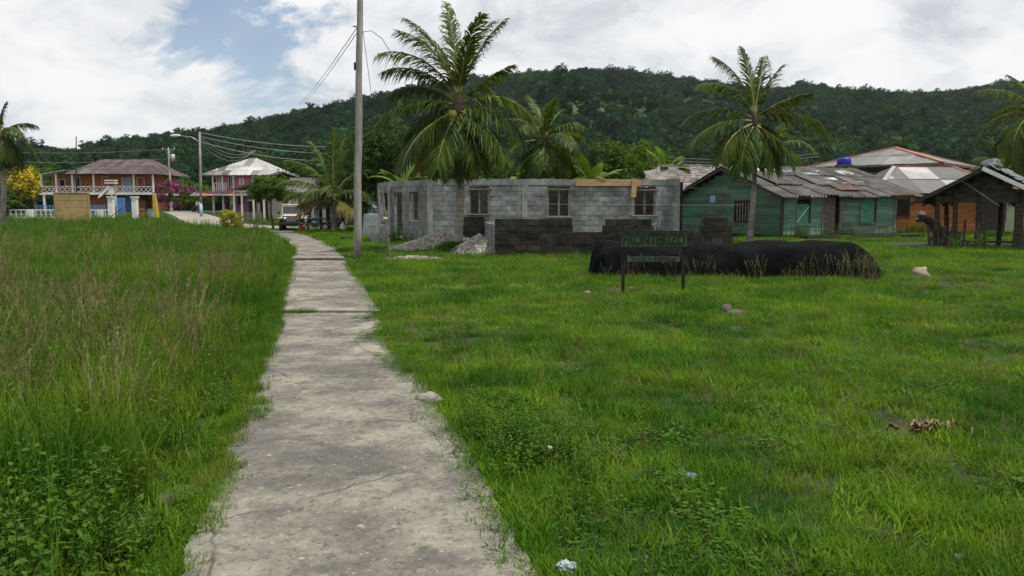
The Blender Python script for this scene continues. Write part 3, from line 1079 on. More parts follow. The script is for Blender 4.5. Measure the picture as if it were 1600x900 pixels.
def banana(label, base, height, n=8, seed=0, leaf=2.0, group='banana plants behind the unfinished house'):
    rng = random.Random(seed)
    root = thing('banana_plant', label, 'banana plant', base, rng.uniform(0, 6), group)
    MB().tube([(0, 0, -0.1), (0.03, 0, height * 0.4), (0, 0.02, height * 0.62)], [0.14, 0.11, 0.07], 8).obj('stem', M['leaf_mid'], root, True)
    for k in range(n):
        az = k * 2.4 + rng.uniform(-0.3, 0.3)
        el = radians(rng.uniform(35, 82))
        p = V((0, 0, height * 0.58))
        seg = 9
        mb = MB()
        rows = []
        L = leaf * rng.uniform(0.8, 1.15)
        dr = rng.uniform(0.8, 1.7)
        S = V((-sin(az), cos(az), 0))
        for i in range(seg + 1):
            t = i / seg
            e = el - dr * t ** 1.5
            T = V((cos(az) * cos(e), sin(az) * cos(e), sin(e)))
            N = V((-cos(az) * sin(e), -sin(az) * sin(e), cos(e)))
            w = 0 if t < 0.18 else 0.26 * leaf / 2 * sin(min(1, (t - 0.15) / 0.85) * pi) ** 0.55 + 0.01
            w *= rng.uniform(0.75, 1.1)
            rows.append([p - S * w - N * w * 0.35, p.copy(), p + S * w - N * w * 0.35])
            p = p + T * (L / seg)
        for a_, b_ in zip(rows, rows[1:]):
            mb.quad(a_[0], a_[1], b_[1], b_[0])
            mb.quad(a_[1], a_[2], b_[2], b_[1])
        mb.obj('leaf', M['banana'], root)
    return root


# the tall palm before the unfinished house
b = G(714, 397)
t = P(716, 168, b.y)
palm('tallest coconut palm in front of the grey block walls, bearing coconuts', b, t,
     [(110, 82, 3.6, 30), (50, 77, 3.3, 42), (150, 74, 3.4, 44), (300, 76, 3.0, 48), (12, 72, 3.1, 30), (205, 72, 3.0, 60), (172, 52, 2.9, 72), (188, 62, 3.2, 82),
      (162, 34, 2.7, 60), (5, 42, 2.2, 18), (190, 14, 2.9, 66), (350, 22, 3.0, 92), (338, 2, 2.7, 72), (212, -22, 2.9, 46), (244, -38, 2.4, 38), (268, -55, 2.2, 26),
      (304, -38, 2.4, 36), (322, -20, 2.7, 46), (80, 10, 2.4, 70), (48, -18, 2.3, 60), (145, 0, 2.5, 70),
      (150, -34, 2.4, 40, 'frond_old'), (284, -68, 2.0, 16, 'frond_dead'), (228, -60, 2.1, 22, 'frond_old')],
     0.15, 0.125, 3, 0.056, 0.92, 76, 11, hang=0.65)
# palm behind the unfinished house
b = V((P(850, 322, 46).x, 46, 0))
palm('coconut palm rising behind the grey block walls, right of the tallest palm', b, P(852, 222, 46), auto_fronds(random.Random(8), 22, 3.1, 84, -42, 62), 0.2, 0.14, 8, 0.075, 0.95, 54, 4, hang=0.7)
# palm before the green house
b = V((P(1172, 322, 33).x, 33, 0))
t = P(1179, 190, 33)
palm('slender coconut palm standing before the green wooden house', b, t,
     [(120, 82, 3.0, 26), (50, 78, 2.8, 34), (155, 74, 3.1, 46), (178, 62, 2.8, 80), (20, 68, 2.4, 22), (2, 36, 2.4, 30), (352, 20, 3.1, 78), (172, 28, 2.9, 66), (190, 5, 3.1, 62),
      (210, -16, 2.6, 52), (230, -34, 2.4, 45), (300, -44, 2.1, 34), (328, -28, 2.3, 46), (80, 5, 2.2, 70), (120, -8, 2.2, 60), (45, -8, 2.2, 70), (262, -66, 1.6, 16)],
     0.12, 0.085, 5, 0.058, 0.98, 74, 6, hang=0.7)
b = V((P(1216, 322, 52).x, 52, 0))
palm('small palm behind the green house roof, half hidden by the slender palm', b, P(1212, 232, 52), auto_fronds(random.Random(18), 15, 2.7, 80, -50, 75), 0.14, 0.1, 18, 0.07, 0.7, 26, 0)
# palms at the frame edges
b = V((P(2, 322, 62).x, 62, gz(62)))
palm('grey trunked palm at the left edge beside the yellow flowering tree', b, P(2, 212, 62), auto_fronds(random.Random(23), 18, 2.7, 84, -60, 85), 0.2, 0.16, 23, 0.09, 0.95, 50, 0, bulge=1.3, hang=0.9)
b = V((P(1626, 322, 42).x, 42, 0))
palm('tall dark palm at the right edge behind the open hut', b, P(1622, 180, 42), auto_fronds(random.Random(31), 22, 3.4, 84, -60, 70), 0.18, 0.13, 31, 0.07, 0.95, 58, 5, hang=0.7)
b = V((P(1570, 322, 50).x, 50, 0))
palm('bright young palm behind the roof of the open hut', b, P(1572, 268, 50), auto_fronds(random.Random(37), 14, 2.5, 82, 5, 50), 0.13, 0.1, 37, 0.08, 0.7, 26, 0)
# young leaning palm by the jeep
b = V((P(521, 322, 47).x, 47, 0))
palm('young palm with long arching fronds beside the parked jeep', b, P(521, 312, 47), [(170, 62, 3.6, 60), (100, 84, 3.9, 8), (60, 80, 3.4, 18), (150, 74, 3.6, 30), (185, 40, 3.3, 62), (20, 60, 3.2, 70), (200, 22, 2.8, 52), (240, 30, 2.6, 70),
     (280, 40, 2.6, 80), (340, 30, 2.8, 80), (5, 12, 2.6, 62), (160, 10, 2.6, 48, 'frond_old'), (215, -5, 2.3, 40, 'frond_dead'), (310, 0, 2.3, 50, 'frond_old'), (60, 20, 2.6, 60), (110, 30, 2.6, 60)], 0.17, 0.14, 41, 0.075, 1.0, 56, 0, hang=0.6)

# trees
rg = random.Random(77)
tspots = [(570, 52, 6.8, 2.3, 'dark leafy tree just right of the grey utility pole', 'leaf_dark'), (612, 50, 7.3, 2.5, 'tall dark tree behind the left corner of the block walls', 'leaf_dark'),
          (655, 56, 6.4, 2.4, 'dark tree behind the trunk of the tallest palm', 'leaf_dark'), (545, 60, 5.8, 2.2, 'shaded tree behind the grey utility pole', 'leaf_dark'),
          (590, 62, 7.6, 2.6, 'tall dark tree standing furthest back behind the grey pole', 'leaf_dark'), (530, 66, 6.4, 2.5, 'dark tree between the young palm and the grey pole', 'leaf_dark'),
          (632, 64, 7.8, 2.6, 'tallest dark tree left of the highest palm crown', 'leaf_dark'), (700, 60, 6.0, 2.5, 'dark tree hidden behind the tallest palm crown', 'leaf_dark'),
          (770, 58, 5.2, 2.3, 'low tree between the two coconut palms behind the walls', 'leaf_mid'),
          (905, 58, 5.4, 2.0, 'leafy tree right of the palm behind the block walls', 'leaf_mid'), (958, 52, 5.6, 2.2, 'bright green tree with its crown above the formwork board', 'leaf_mid'),
          (1003, 56, 6.3, 2.3, 'sunlit yellow green tree left of the shingle roof', 'leaf_mid'), (1052, 62, 4.9, 1.9, 'low bushy tree behind the shingle roof', 'leaf_mid')]
for i, (px, Y, h, r, lab, mt) in enumerate(tspots):
    tree('leafy_tree', lab, (P(px, 322, Y).x, Y, gz(Y)), h, (r, r, h * 0.42), None, 0.28, 64, 64, mt, 100 + i, 0.15, 'tree', 'trees behind the unfinished house', clump_r=0.36, shell=0.45, bottom=-0.9)
for i, (px, Y, h) in enumerate([(878, 47, 4.6), (925, 45, 4.3), (1040, 50, 5.8), (630, 46, 4.4), (805, 48, 4.2)]):
    banana(['banana plant under the fronds of the palm behind the walls', 'banana plant left of the bright green tree', 'tall banana plant above the shingle roof',
            'banana plant behind the left wall corner', 'banana plant left of the palm behind the walls'][i], (P(px, 322, Y).x, Y, 0), h, 9, 50 + i, 2.1)
tree('round_tree', 'small round tree with dense dark crown left of the parked jeep', (P(427, 322, 52).x, 52, gz(52)), 3.6, (1.35, 1.35, 1.0), (-0.15, 0, 2.5), 0.2, 90, 64, 'leaf_mid', 201, 0.07, clump_r=0.36)
tree('croton_shrub', 'yellow green croton shrub on the meadow beside the path', (P(358, 322, 47).x, 47, 0), 1.45, (0.72, 0.7, 0.6), None, 0.16, 28, 40, 'leaf_yellow', 202, 0.03, 'shrub', clump_r=0.36, bottom=-0.95)
tree('yellow_tree', 'tree covered in yellow flowers left of the balcony house', (P(30, 322, 88).x, 88, gz(88)), 6.0, (2.5, 2.4, 2.4), None, 0.35, 46, 60, 'flower_yellow', 203, 0.15, bottom=-0.95, clump_r=0.3)
tree('bougainvillea', 'magenta bougainvillea bush right of the balcony house', (P(262, 322, 112).x, 112, gz(112)), 4.4, (3.6, 2.2, 2.0), None, 0.38, 40, 60, 'flower_pink', 204, 0.12, 'bush', bottom=-0.95)
for i, (px, Y, h, r, lab, mt) in enumerate([(402, 122, 9.6, 4.2, 'broad tree standing behind the pink house', 'leaf_dark'), (470, 95, 6.2, 3.4, 'tree between the pink house and the young palm', 'leaf_dark'),
                                            (238, 135, 5.2, 3.4, 'tree behind the magenta bougainvillea', 'leaf_mid'), (55, 128, 7.4, 3.8, 'tree behind the yellow flowering tree', 'leaf_mid'),
                                            (300, 140, 5.6, 3.6, 'tree at the far end of the street', 'leaf_mid'), (303, 108, 2.7, 1.5, 'rounded green bush beside the street', 'leaf_mid'),
                                            (505, 74, 6.0, 2.6, 'dark tree behind the young palm fronds', 'leaf_dark'), (10, 80, 2.4, 1.8, 'low green bush under the yellow flowering tree', 'leaf_mid')]):
    tree('leafy_tree', lab, (P(px, 322, Y).x, Y, gz(Y)), h, (r, r, h * 0.42), None, 0.42, 36, 56, mt, 300 + i, 0.2, 'tree', 'trees among the far houses', clump_r=0.36, bottom=-0.9)

# ------------------------------------------------------------------ unfinished block house
def make_block_house():
    Yb = 33.0
    A = P(590, 322, 37.6)
    Bc = P(669, 322, Yb)
    Cc = P(1062, 322, Yb + 0.3)
    ztop = 2.46
    root = thing('unfinished_house', 'roofless unfinished house of grey concrete blocks with empty windows', 'house', (0, 0, 0))
    front = Wall((Bc.x, Yb), (Cc.x, Yb + 0.3))
    fx = lambda px: (px - 669) / (1062 - 669) * front.L
    zf = lambda py: P(800, py, Yb).z
    wins = [(fx(733), fx(764), zf(334), zf(294)), (fx(855), fx(890), zf(338), zf(294)), (fx(990), fx(1024), zf(336), zf(295))]
    courses(root, front, ztop, wins, 0.2, 0.4, 0.012, 0.15, 'block', 'mortar', 'block', 1, limit=300)
    # cast columns and beam
    for k, px in enumerate((672, 819, 1058)):
        front.box(MB(), fx(px) - 0.11, fx(px) + 0.11, 0, ztop - 0.003, -0.17, 0.014).obj('column', M['beam'], root)
    bm_ = MB()
    N = 40
    rr = random.Random(4)
    for i in range(N):
        a0, a1 = front.L * i / N, front.L * (i + 1) / N
        front.box(bm_, a0, a1 + 0.001 * (i % 2), ztop, ztop + 0.24 + 0.02 * rr.uniform(-1, 1) + (0.05 if i == 2 else 0), -0.16, 0.008 + 0.004 * rr.random())
    bm_.obj('ring_beam', M['beam'], root)
    # window bars, lintels and sills
    for (a0, a1, z0, z1) in wins:
        w = front.box(MB(), a0 - 0.02, a1 + 0.1, z1 - 0.07, z1 + 0.0, -0.13, 0.035).obj('window', M['old_wood'], root)
        f = MB()
        am = (a0 + a1) / 2
        front.box(f, a0, a0 + 0.05, z0, z1 - 0.07, -0.12, -0.02)
        front.box(f, a1 - 0.07, a1, z0, z1 - 0.07, -0.12, 0.0)
        front.box(f, am - 0.035, am + 0.035, z0 + 0.03, z1 - 0.07, -0.10, -0.03)
        f.obj('frame', M['old_wood'], w)
        front.box(MB(), a0 - 0.08, a1 + 0.08, z0 - 0.05, z0, -0.15, 0.05).obj('sill', M['beam'], w)
    # formwork
    front.piece('formwork_board', 'formwork', fx(898), fx(1000), ztop - 0.04, ztop + 0.23, 0.03, 0.075, root, 0.02)
    front.piece('formwork_board', 'formwork', fx(985), fx(993), ztop - 0.50, ztop + 0.26, 0.08, 0.12, root, 0.02, 0.05)
    front.piece('formwork_board', 'formwork', fx(930), fx(945), ztop + 0.25, ztop + 0.30, -0.1, 0.1, root, 0.02, 0.35)
    # left face, receding
    left = Wall((A.x, 37.6), (Bc.x, Yb))
    lx = lambda px: ((px - 590) * left.L / (669 - 590)) if True else 0

    def la(px):   # distance along the left wall where pixel column px meets it
        t = (px - 800) / FPX
        # A + u a : (Ax+ux a) = t (Ay + uy a)
        return (t * 37.6 - A.x) / (left.u.x - t * left.u.y)
    opens = [(la(596.5), la(608), 0.95, 2.2), (la(616.5), la(629), 0.12, 2.15), (la(640), la(656), 0.98, 2.2)]
    courses(root, left, ztop, opens, 0.2, 0.4, 0.012, 0.15, 'block', 'mortar', 'block', 2, limit=70)
    bm_ = MB()
    for i in range(14):
        a0, a1 = left.L * i / 14, left.L * (i + 1) / 14
        left.box(bm_, a0, a1 + 0.001 * (i % 2), ztop, ztop + 0.22 + 0.02 * rr.uniform(-1, 1), -0.16, 0.01)
    bm_.obj('ring_beam', M['beam'], root)
    left.box(MB(), la(612) - 0.1, la(612) + 0.12, 0, ztop + 0.1, -0.17, 0.12).obj('column', M['beam'], root)
    for (a0, a1, z0, z1) in (opens[0], opens[2]):
        w = left.box(MB(), a0 - 0.05, a1 + 0.05, z0 - 0.05, z0, -0.15, 0.04).obj('window', M['beam'], root)
        f = MB()
        am = a0 + (a1 - a0) * 0.25
        left.box(f, am - 0.03, am + 0.03, z0, z1, -0.1, -0.04)
        am = a0 + (a1 - a0) * 0.8
        left.box(f, am - 0.03, am + 0.03, z0, z1, -0.1, -0.04)
        f.obj('frame', M['old_wood'], w)
    # inner and back walls seen through the openings
    D = Wall((Cc.x, Yb + 0.3), (Cc.x + 0.2, 41))
    bw = MB()
    inner = Wall((-2.6, 36.6), (7.2, 36.8))
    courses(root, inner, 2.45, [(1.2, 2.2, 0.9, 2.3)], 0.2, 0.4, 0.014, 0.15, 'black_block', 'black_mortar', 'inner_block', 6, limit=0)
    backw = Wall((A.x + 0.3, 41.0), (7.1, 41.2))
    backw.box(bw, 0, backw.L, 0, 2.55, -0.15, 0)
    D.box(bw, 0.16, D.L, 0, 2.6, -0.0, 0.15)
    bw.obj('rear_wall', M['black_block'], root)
    fl = MB()
    fl.add([(A.x + 0.2, 37.7, 0.10), (Bc.x + 0.1, Yb + 0.2, 0.10), (Cc.x, Yb + 0.5, 0.10), (7.0, 41, 0.10), (A.x + 0.4, 41, 0.10)], [(0, 1, 2, 3, 4)])
    fl.obj('floor_slab', M['beam'], root)
    return root


make_block_house()


def make_low_wall():
    Y = 24.9
    root = thing('low_block_wall', 'low mildewed black block wall with a broken stepped top', 'wall')
    w = Wall((P(773, 322, Y).x, Y), (P(1146, 322, Y + 0.4).x, Y + 0.4))
    ax = lambda px: (px - 773) / (1146 - 773) * w.L
    zt = lambda py: P(950, py, Y).z
    prof = [(773, 341), (893, 341), (894, 363), (940, 363), (941, 352), (947, 341), (1016, 341), (1019, 350), (1022, 360), (1093, 360), (1096, 346), (1103, 340), (1136, 340), (1140, 348), (1146, 352)]

    def topf(a):
        px = 773 + a / w.L * (1146 - 773)
        return zt(float(np.interp(px, [p for p, _ in prof], [q for _, q in prof])))
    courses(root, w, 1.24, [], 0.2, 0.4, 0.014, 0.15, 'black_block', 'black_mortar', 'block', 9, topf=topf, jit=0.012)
    # thin mortar cap catching the sun
    cap = MB()
    for p0, p1, z in ((773, 893, 1.235), ):
        w.box(cap, ax(p0), ax(p1), z, z + 0.012, -0.15, 0.004)
    cap.obj('cap', M['black_mortar'], root)
    # return wall and stub beside the gravel
    w2 = Wall((P(723, 322, 30.6).x, 30.6), (P(757, 322, 30.6).x, 30.6))
    courses(root, w2, 1.2, [], 0.2, 0.4, 0.014, 0.15, 'black_block', 'black_mortar', 'block', 10)
    w3 = Wall((P(757.5, 322, 30.6).x, 30.6), (P(773, 322, Y).x, Y + 0.17))
    courses(root, w3, 1.02, [], 0.2, 0.4, 0.012, 0.15, 'block', 'mortar', 'block', 11)
    return root


make_low_wall()

# ------------------------------------------------------------------ green wooden house
def make_green_house():
    c = V((P(1222, 322, 38).x, 38, 0))
    ang = radians(24)
    u, v = V((cos(ang), sin(ang), 0)), V((-sin(ang), cos(ang), 0))   # along side wall, along gable
    Ls, Lg = 7.4, 8.0
    ze, za, zf = 2.15, 3.50, 0.22
    root = thing('green_house', 'weathered green plank house with a corrugated roof', 'house')
    side = Wall(c, c + u * Ls)
    gab = Wall(c + v * Lg, c)

    def sa(px):
        t = (px - 800) / FPX
        return (t * c.y - c.x) / (u.x - t * u.y)

    def ga(px):
        t = (px - 800) / FPX
        O = c + v * Lg
        w = -v
        return (t * O.y - O.x) / (w.x - t * w.y)
    so = [(sa(1243), sa(1264), 0.72, 1.92), (sa(1283), sa(1310), zf, 2.1), (sa(1342), sa(1366), 0.75, 1.95)]
    go = [(ga(1147), ga(1169), 0.85, 1.85)]
    dark = lambda a, z: 'teal_board'
    courses(root, side, ze, so, 0.195, 1.8, 0.010, 0.04, 'teal_board', 'dark_wood', 'board', 21, bond=False, plen2=3.2, z0=zf)
    topg = lambda a: ze + (za - ze) * (1 - abs(a - Lg / 2) / (Lg / 2))
    rr = random.Random(3)
    courses(root, gab, za - 0.05, go, 0.185, 1.8, 0.010, 0.04, 'green_board', 'dark_wood', 'board', 22, bond=False, plen2=3.6, topf=topg, z0=zf,
            matf=lambda a, z: 'old_wood' if (z > 2.25 and a > ga(1143) and rr.random() < 0.8) else 'green_board')
    # corner posts, plinth, porch slab
    side.box(MB(), -0.05, 0.10, 0, ze, -0.05, 0.035).obj('corner_post', M['dark_wood'], root)
    side.box(MB(), Ls - 0.08, Ls + 0.06, 0, ze, -0.05, 0.035).obj('corner_post', M['old_wood'], root)
    pl = MB()
    side.box(pl, -0.02, Ls, 0, zf - 0.002, -0.2, -0.004)
    gab.box(pl, 0, Lg + 0.02, 0, zf - 0.002, -0.2, -0.004)
    pl.obj('plinth', M['dark_inside'], root)
    side.box(MB(), 0.6, Ls + 0.9, 0, 0.2, 0.02, 1.1).obj('porch_slab', M['black_block'], root)
    # openings
    for i, (a0, a1, z0, z1) in enumerate((so[0], so[2])):
        w = MB()
        for q in ((a0 - 0.06, a0, z0 - 0.06, z1 + 0.06), (a1, a1 + 0.06, z0 - 0.06, z1 + 0.06)):
            side.box(w, *q, -0.06, 0.035)
        w.obj('window_jamb', M['old_wood'], root)
        win = side.box(MB(), a0, a1, z1, z1 + 0.06, -0.06, 0.03).obj('window', M['old_wood'], root)
        side.box(MB(), a0, a1, z0 - 0.06, z0, -0.06, 0.05).obj('sill', M['teal_board' if i == 0 else 'old_wood'], win)
        side.box(MB(), a0 + 0.02, a1 - 0.02, z0 + 0.01, z1 - (0.22 if i == 0 else 0.02), -0.10, -0.07).obj('shutter', M['green_shutter'], win)
        if i == 0:
            MB().bar(side.pt(a0 + 0.08, z0 + 0.12, -0.055), side.pt(a1 - 0.06, z1 - 0.35, -0.055), 0.03, 0.05).obj('brace', M['white'], win)
    a0, a1, z0, z1 = so[1]
    dr = MB()
    n = 5
    for k in range(n):
        q0, q1 = a0 + 0.04 + (a1 - a0 - 0.3) * k / n, a0 + 0.04 + (a1 - a0 - 0.3) * (k + 1) / n
        side.box(dr, q0 + 0.006, q1 - 0.006, z0 + 0.02, z1, -0.09, -0.045 + 0.004 * (k % 2))
    dr.obj('door', M['old_wood'], root)
    fr = MB()
    side.box(fr, a0 - 0.05, a0 + 0.03, z0, z1 + 0.08, -0.06, 0.035)
    side.box(fr, a1 - 0.02, a1 + 0.06, z0, z1 + 0.08, -0.06, 0.035)
    fr.obj('door_frame', M['old_wood'], root)
    a0, a1, z0, z1 = go[0]
    w = MB()
    gab.box(w, a0 - 0.06, a0, z0 - 0.05, z1 + 0.05, -0.05, 0.03)
    gab.box(w, a1, a1 + 0.06, z0 - 0.05, z1 + 0.05, -0.05, 0.03)
    gab.box(w, a0, a1, z1, z1 + 0.05, -0.05, 0.03)
    gab.box(w, a0, a1, z0 - 0.05, z0, -0.05, 0.03)
    wo_ = w.obj('window', M['dark_wood'], root)
    bars = MB()
    for k in range(5):
        q = a0 + (a1 - a0) * (k + 0.5) / 5
        gab.box(bars, q - 0.04, q + 0.04, z0, z1, -0.06, -0.03)
    bars.obj('bars', M['old_wood'], wo_)
    # notice sheet nailed to the boards
    pa = ga(1112)
    tag(gab.box(MB(), pa - 0.22, pa + 0.22, 1.78, 2.15, 0.012, 0.022).obj('notice', M['sky_blue'], root), 'pale blue notice nailed to the gable')
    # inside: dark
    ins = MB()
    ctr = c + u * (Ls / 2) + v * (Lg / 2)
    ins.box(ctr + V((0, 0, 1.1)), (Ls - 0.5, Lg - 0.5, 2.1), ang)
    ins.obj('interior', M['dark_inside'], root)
    # roof: ridge along u, overhangs
    oh, ohs, ohe = 0.55, 0.45, 1.3
    half = Lg / 2
    slope = sqrt(half ** 2 + (za - ze) ** 2)
    sv = (v * half + V((0, 0, za - ze))) / slope
    E0 = c - u * ohs - sv * oh + V((0, 0, ze + 0.06))
    Lr = Ls + ohs + ohe
    roof_slope(root, E0, u, sv, Lr, slope + oh, sw=0.86, mat='roof_grey', seed=31, jit=0.09, row=1.7, mats=['roof_grey'] * 5 + ['roof_dark'] * 3, pitch=0.2, amp=0.045)
    sv2 = (-v * half + V((0, 0, za - ze))) / slope
    E2 = c + v * Lg - u * ohs - sv2 * oh + V((0, 0, ze + 0.06))
    roof_slope(root, E2, u, sv2, Lr, slope + oh, sw=0.86, mat='roof_grey', seed=32, jit=0.02, row=2.3, pitch=0.2, amp=0.032)
    # barge rafters and eave purlin
    br = MB()
    for e in (E0, E2):
        s_ = sv if e is E0 else sv2
        for off in (0.02, Lr - 0.08):
            br.bar(e + u * off + s_ * 0.05 - V((0, 0, 0.08)), e + u * off + s_ * (slope + oh) - V((0, 0, 0.08)), 0.05, 0.1)
    for t_ in (0.5, 1.6, 2.9, 4.0):
        br.bar(E0 + sv * t_ - V((0, 0, 0.07)), E0 + sv * t_ + u * Lr - V((0, 0, 0.07)), 0.06, 0.06)
    br.obj('rafters', M['dark_wood'], root)
    return root, E0, sv, u, Lr, slope + oh


gh, gE, gsv, gu, gL, gH = make_green_house()


def sheet_patch(name, label, mat, c, ux, uy, sx, sy, seed, cat='tarp', amp=0.05, parent=None):
    rng = random.Random(seed)
    n = 14
    vs, fs = [], []
    nn = V(ux).cross(V(uy)).normalized()
    if nn.z < 0:
        nn = -nn
    for j in range(n + 1):
        for i in range(n + 1):
            a, b_ = (i / n - 0.5) * sx, (j / n - 0.5) * sy
            e = 1 + 0.12 * nz(i * 0.4 + seed, j * 0.4)
            h = amp * (0.9 + nz(a * 2.2 + seed * 3, b_ * 2.2) + 0.5 * nz(a * 6, b_ * 6 + seed))
            vs.append(V(c) + V(ux) * a * e + V(uy) * b_ * e + nn * h)
    W = n + 1
    for j in range(n):
        for i in range(n):
            fs.append((j * W + i, j * W + i + 1, (j + 1) * W + i + 1, (j + 1) * W + i))
    o = MB().add(vs, fs).obj(name, M[mat], parent, True)
    md = o.modifiers.new('thick', 'SOLIDIFY')
    md.thickness = 0.012
    if label:
        tag(o, label, cat)
    return o


def on_roof(a, t, h=0.09):
    n = gu.cross(gsv).normalized()
    return gE + gu * a + gsv * t + n * h


sheet_patch('plastic_sheet', 'crumpled pale blue plastic sheet lying on the green house roof', 'blue_tarp', on_roof(4.6, 3.7), gu, gsv, 2.8, 0.8, 3)
sheet_patch('plastic_sheet', 'second pale plastic sheet near the roof ridge, further right', 'blue_tarp', on_roof(6.4, 3.8), gu, gsv, 1.6, 0.7, 5)
for i, (a, t_) in enumerate(((4.55, 1.9), (5.7, 1.85), (2.6, 3.9), (6.9, 2.1))):
    rock('roof_stone', ['pale stone weighing down the green house roof, above its door', 'pale stone on the green house roof, above the right window',
                        'dark lump near the ridge of the green house roof', 'stone at the right end of the green house roof'][i], on_roof(a, t_, 0.06), (0.22, 0.15, 0.09) if i != 2 else (0.36, 0.2, 0.16), 'stone' if i != 2 else 'grey_tarp', 40 + i, group='stones weighing down the roof', sub=2)

for i, (a, t_, sx_, sy_, mt, lab) in enumerate(((2.2, 4.15, 1.0, 0.45, 'roof_white', 'short pale tin offcut near the gable end of the green house roof'), (3.3, 4.2, 0.9, 0.5, 'rust', 'rusty tin offcut near the ridge of the green house roof'),
                                               (7.6, 3.9, 0.9, 0.6, 'roof_white', 'pale tin offcut at the right end of the green house ridge'), (5.4, 2.7, 0.8, 0.35, 'blue_tarp', 'small pale plastic scrap halfway up the green house roof'),
                                               (5.0, 1.2, 1.5, 0.9, 'rust', 'rusty loose sheet lying over the green house eave above the door'))):
    sheet_patch('roof_offcut', lab, mt, on_roof(a, t_, 0.10), gu, gsv, sx_, sy_, 60 + i, 'roof sheet', 0.03)

# ------------------------------------------------------------------ shingle-roofed house behind
def make_shingle_house():
    root = thing('shingle_house', 'house with a bleached wooden shingle roof between block walls and green house', 'house')
    Y = 46.5
    rng = random.Random(12)
    xl, xr = P(1018, 322, Y).x, P(1140, 322, Y + 3).x
    zr, zee = P(1090, 260, Y + 3).z, P(1090, 322, Y).z
    zee = 1.75
    E0 = V((xl - 0.9, Y - 0.6, zee))
    u = V((1, 0.06, 0)).normalized()
    run = 3.2
    sv = V((-0.06, 1, 0)).normalized() * run + V((0, 0, zr - zee))
    H = sv.length
    sv = sv.normalized()
    L = xr - xl + 3.0
    n = u.cross(sv).normalized()
    mesh = unit_mesh('shingle', 0.02)
    rows = 15
    Mt = Matrix((u, sv, n)).transposed().to_euler()
    cnt = 0
    for r in range(rows):
        t0 = r * H / rows
        lo = 1.9 * t0 / H
        a = lo + rng.uniform(0, 0.15)
        while a < L - 0.1:
            w = rng.uniform(0.28, 0.5)
            o = link('shingle', mesh, root, E0 + u * (a + w / 2) + sv * (t0 + H / rows * 0.7 + rng.uniform(-0.05, 0.05)) + n * (0.035 + 0.02 * rng.random()))
            o.scale = (w - 0.02, H / rows * 1.55, 0.025)
            e = Mt.copy()
            o.rotation_euler = (e.x - 0.07 + rng.uniform(-0.03, 0.03), e.y + rng.uniform(-0.03, 0.03), e.z + rng.uniform(-0.06, 0.06))
            a += w
            cnt += 1
            if cnt > 296:
                break
        if cnt > 296:
            break
    # left hip and decking
    dk = MB()
    tl = E0 + u * 1.9 + sv * H
    tr = E0 + u * L + sv * H
    dk.quad(E0, E0 + u * L, tr, tl)
    bk = E0 + V((-0.06, 1, 0)).normalized() * run * 2
    dk.add([E0, tl, bk], [(0, 1, 2)])
    dk.quad(tl, tr, bk + u * L, bk)
    dk.obj('roof_deck', M['shingle'], root)
    MB().bar(tl + V((0, 0, 0.05)), tr + V((0, 0, 0.05)), 0.28, 0.07).obj('ridge_cap', M['shingle'], root)
    wl_ = MB()
    wl_.box(E0 + u * (L / 2) + V((0, run, -zee + 0.85)), (L - 1.4, run * 2 - 1.4, 1.7), atan2(u.y, u.x))
    wl_.obj('wall', M['dark_wood'], root)
    # loose bleached bundle at the hip
    sheet_patch('loose_shingles', None, 'shingle', E0 + u * 1.8 + sv * (H * 0.66) + n * 0.12, u, sv, 1.9, 1.1, 8, amp=0.1, parent=root)
    return root


make_shingle_house()

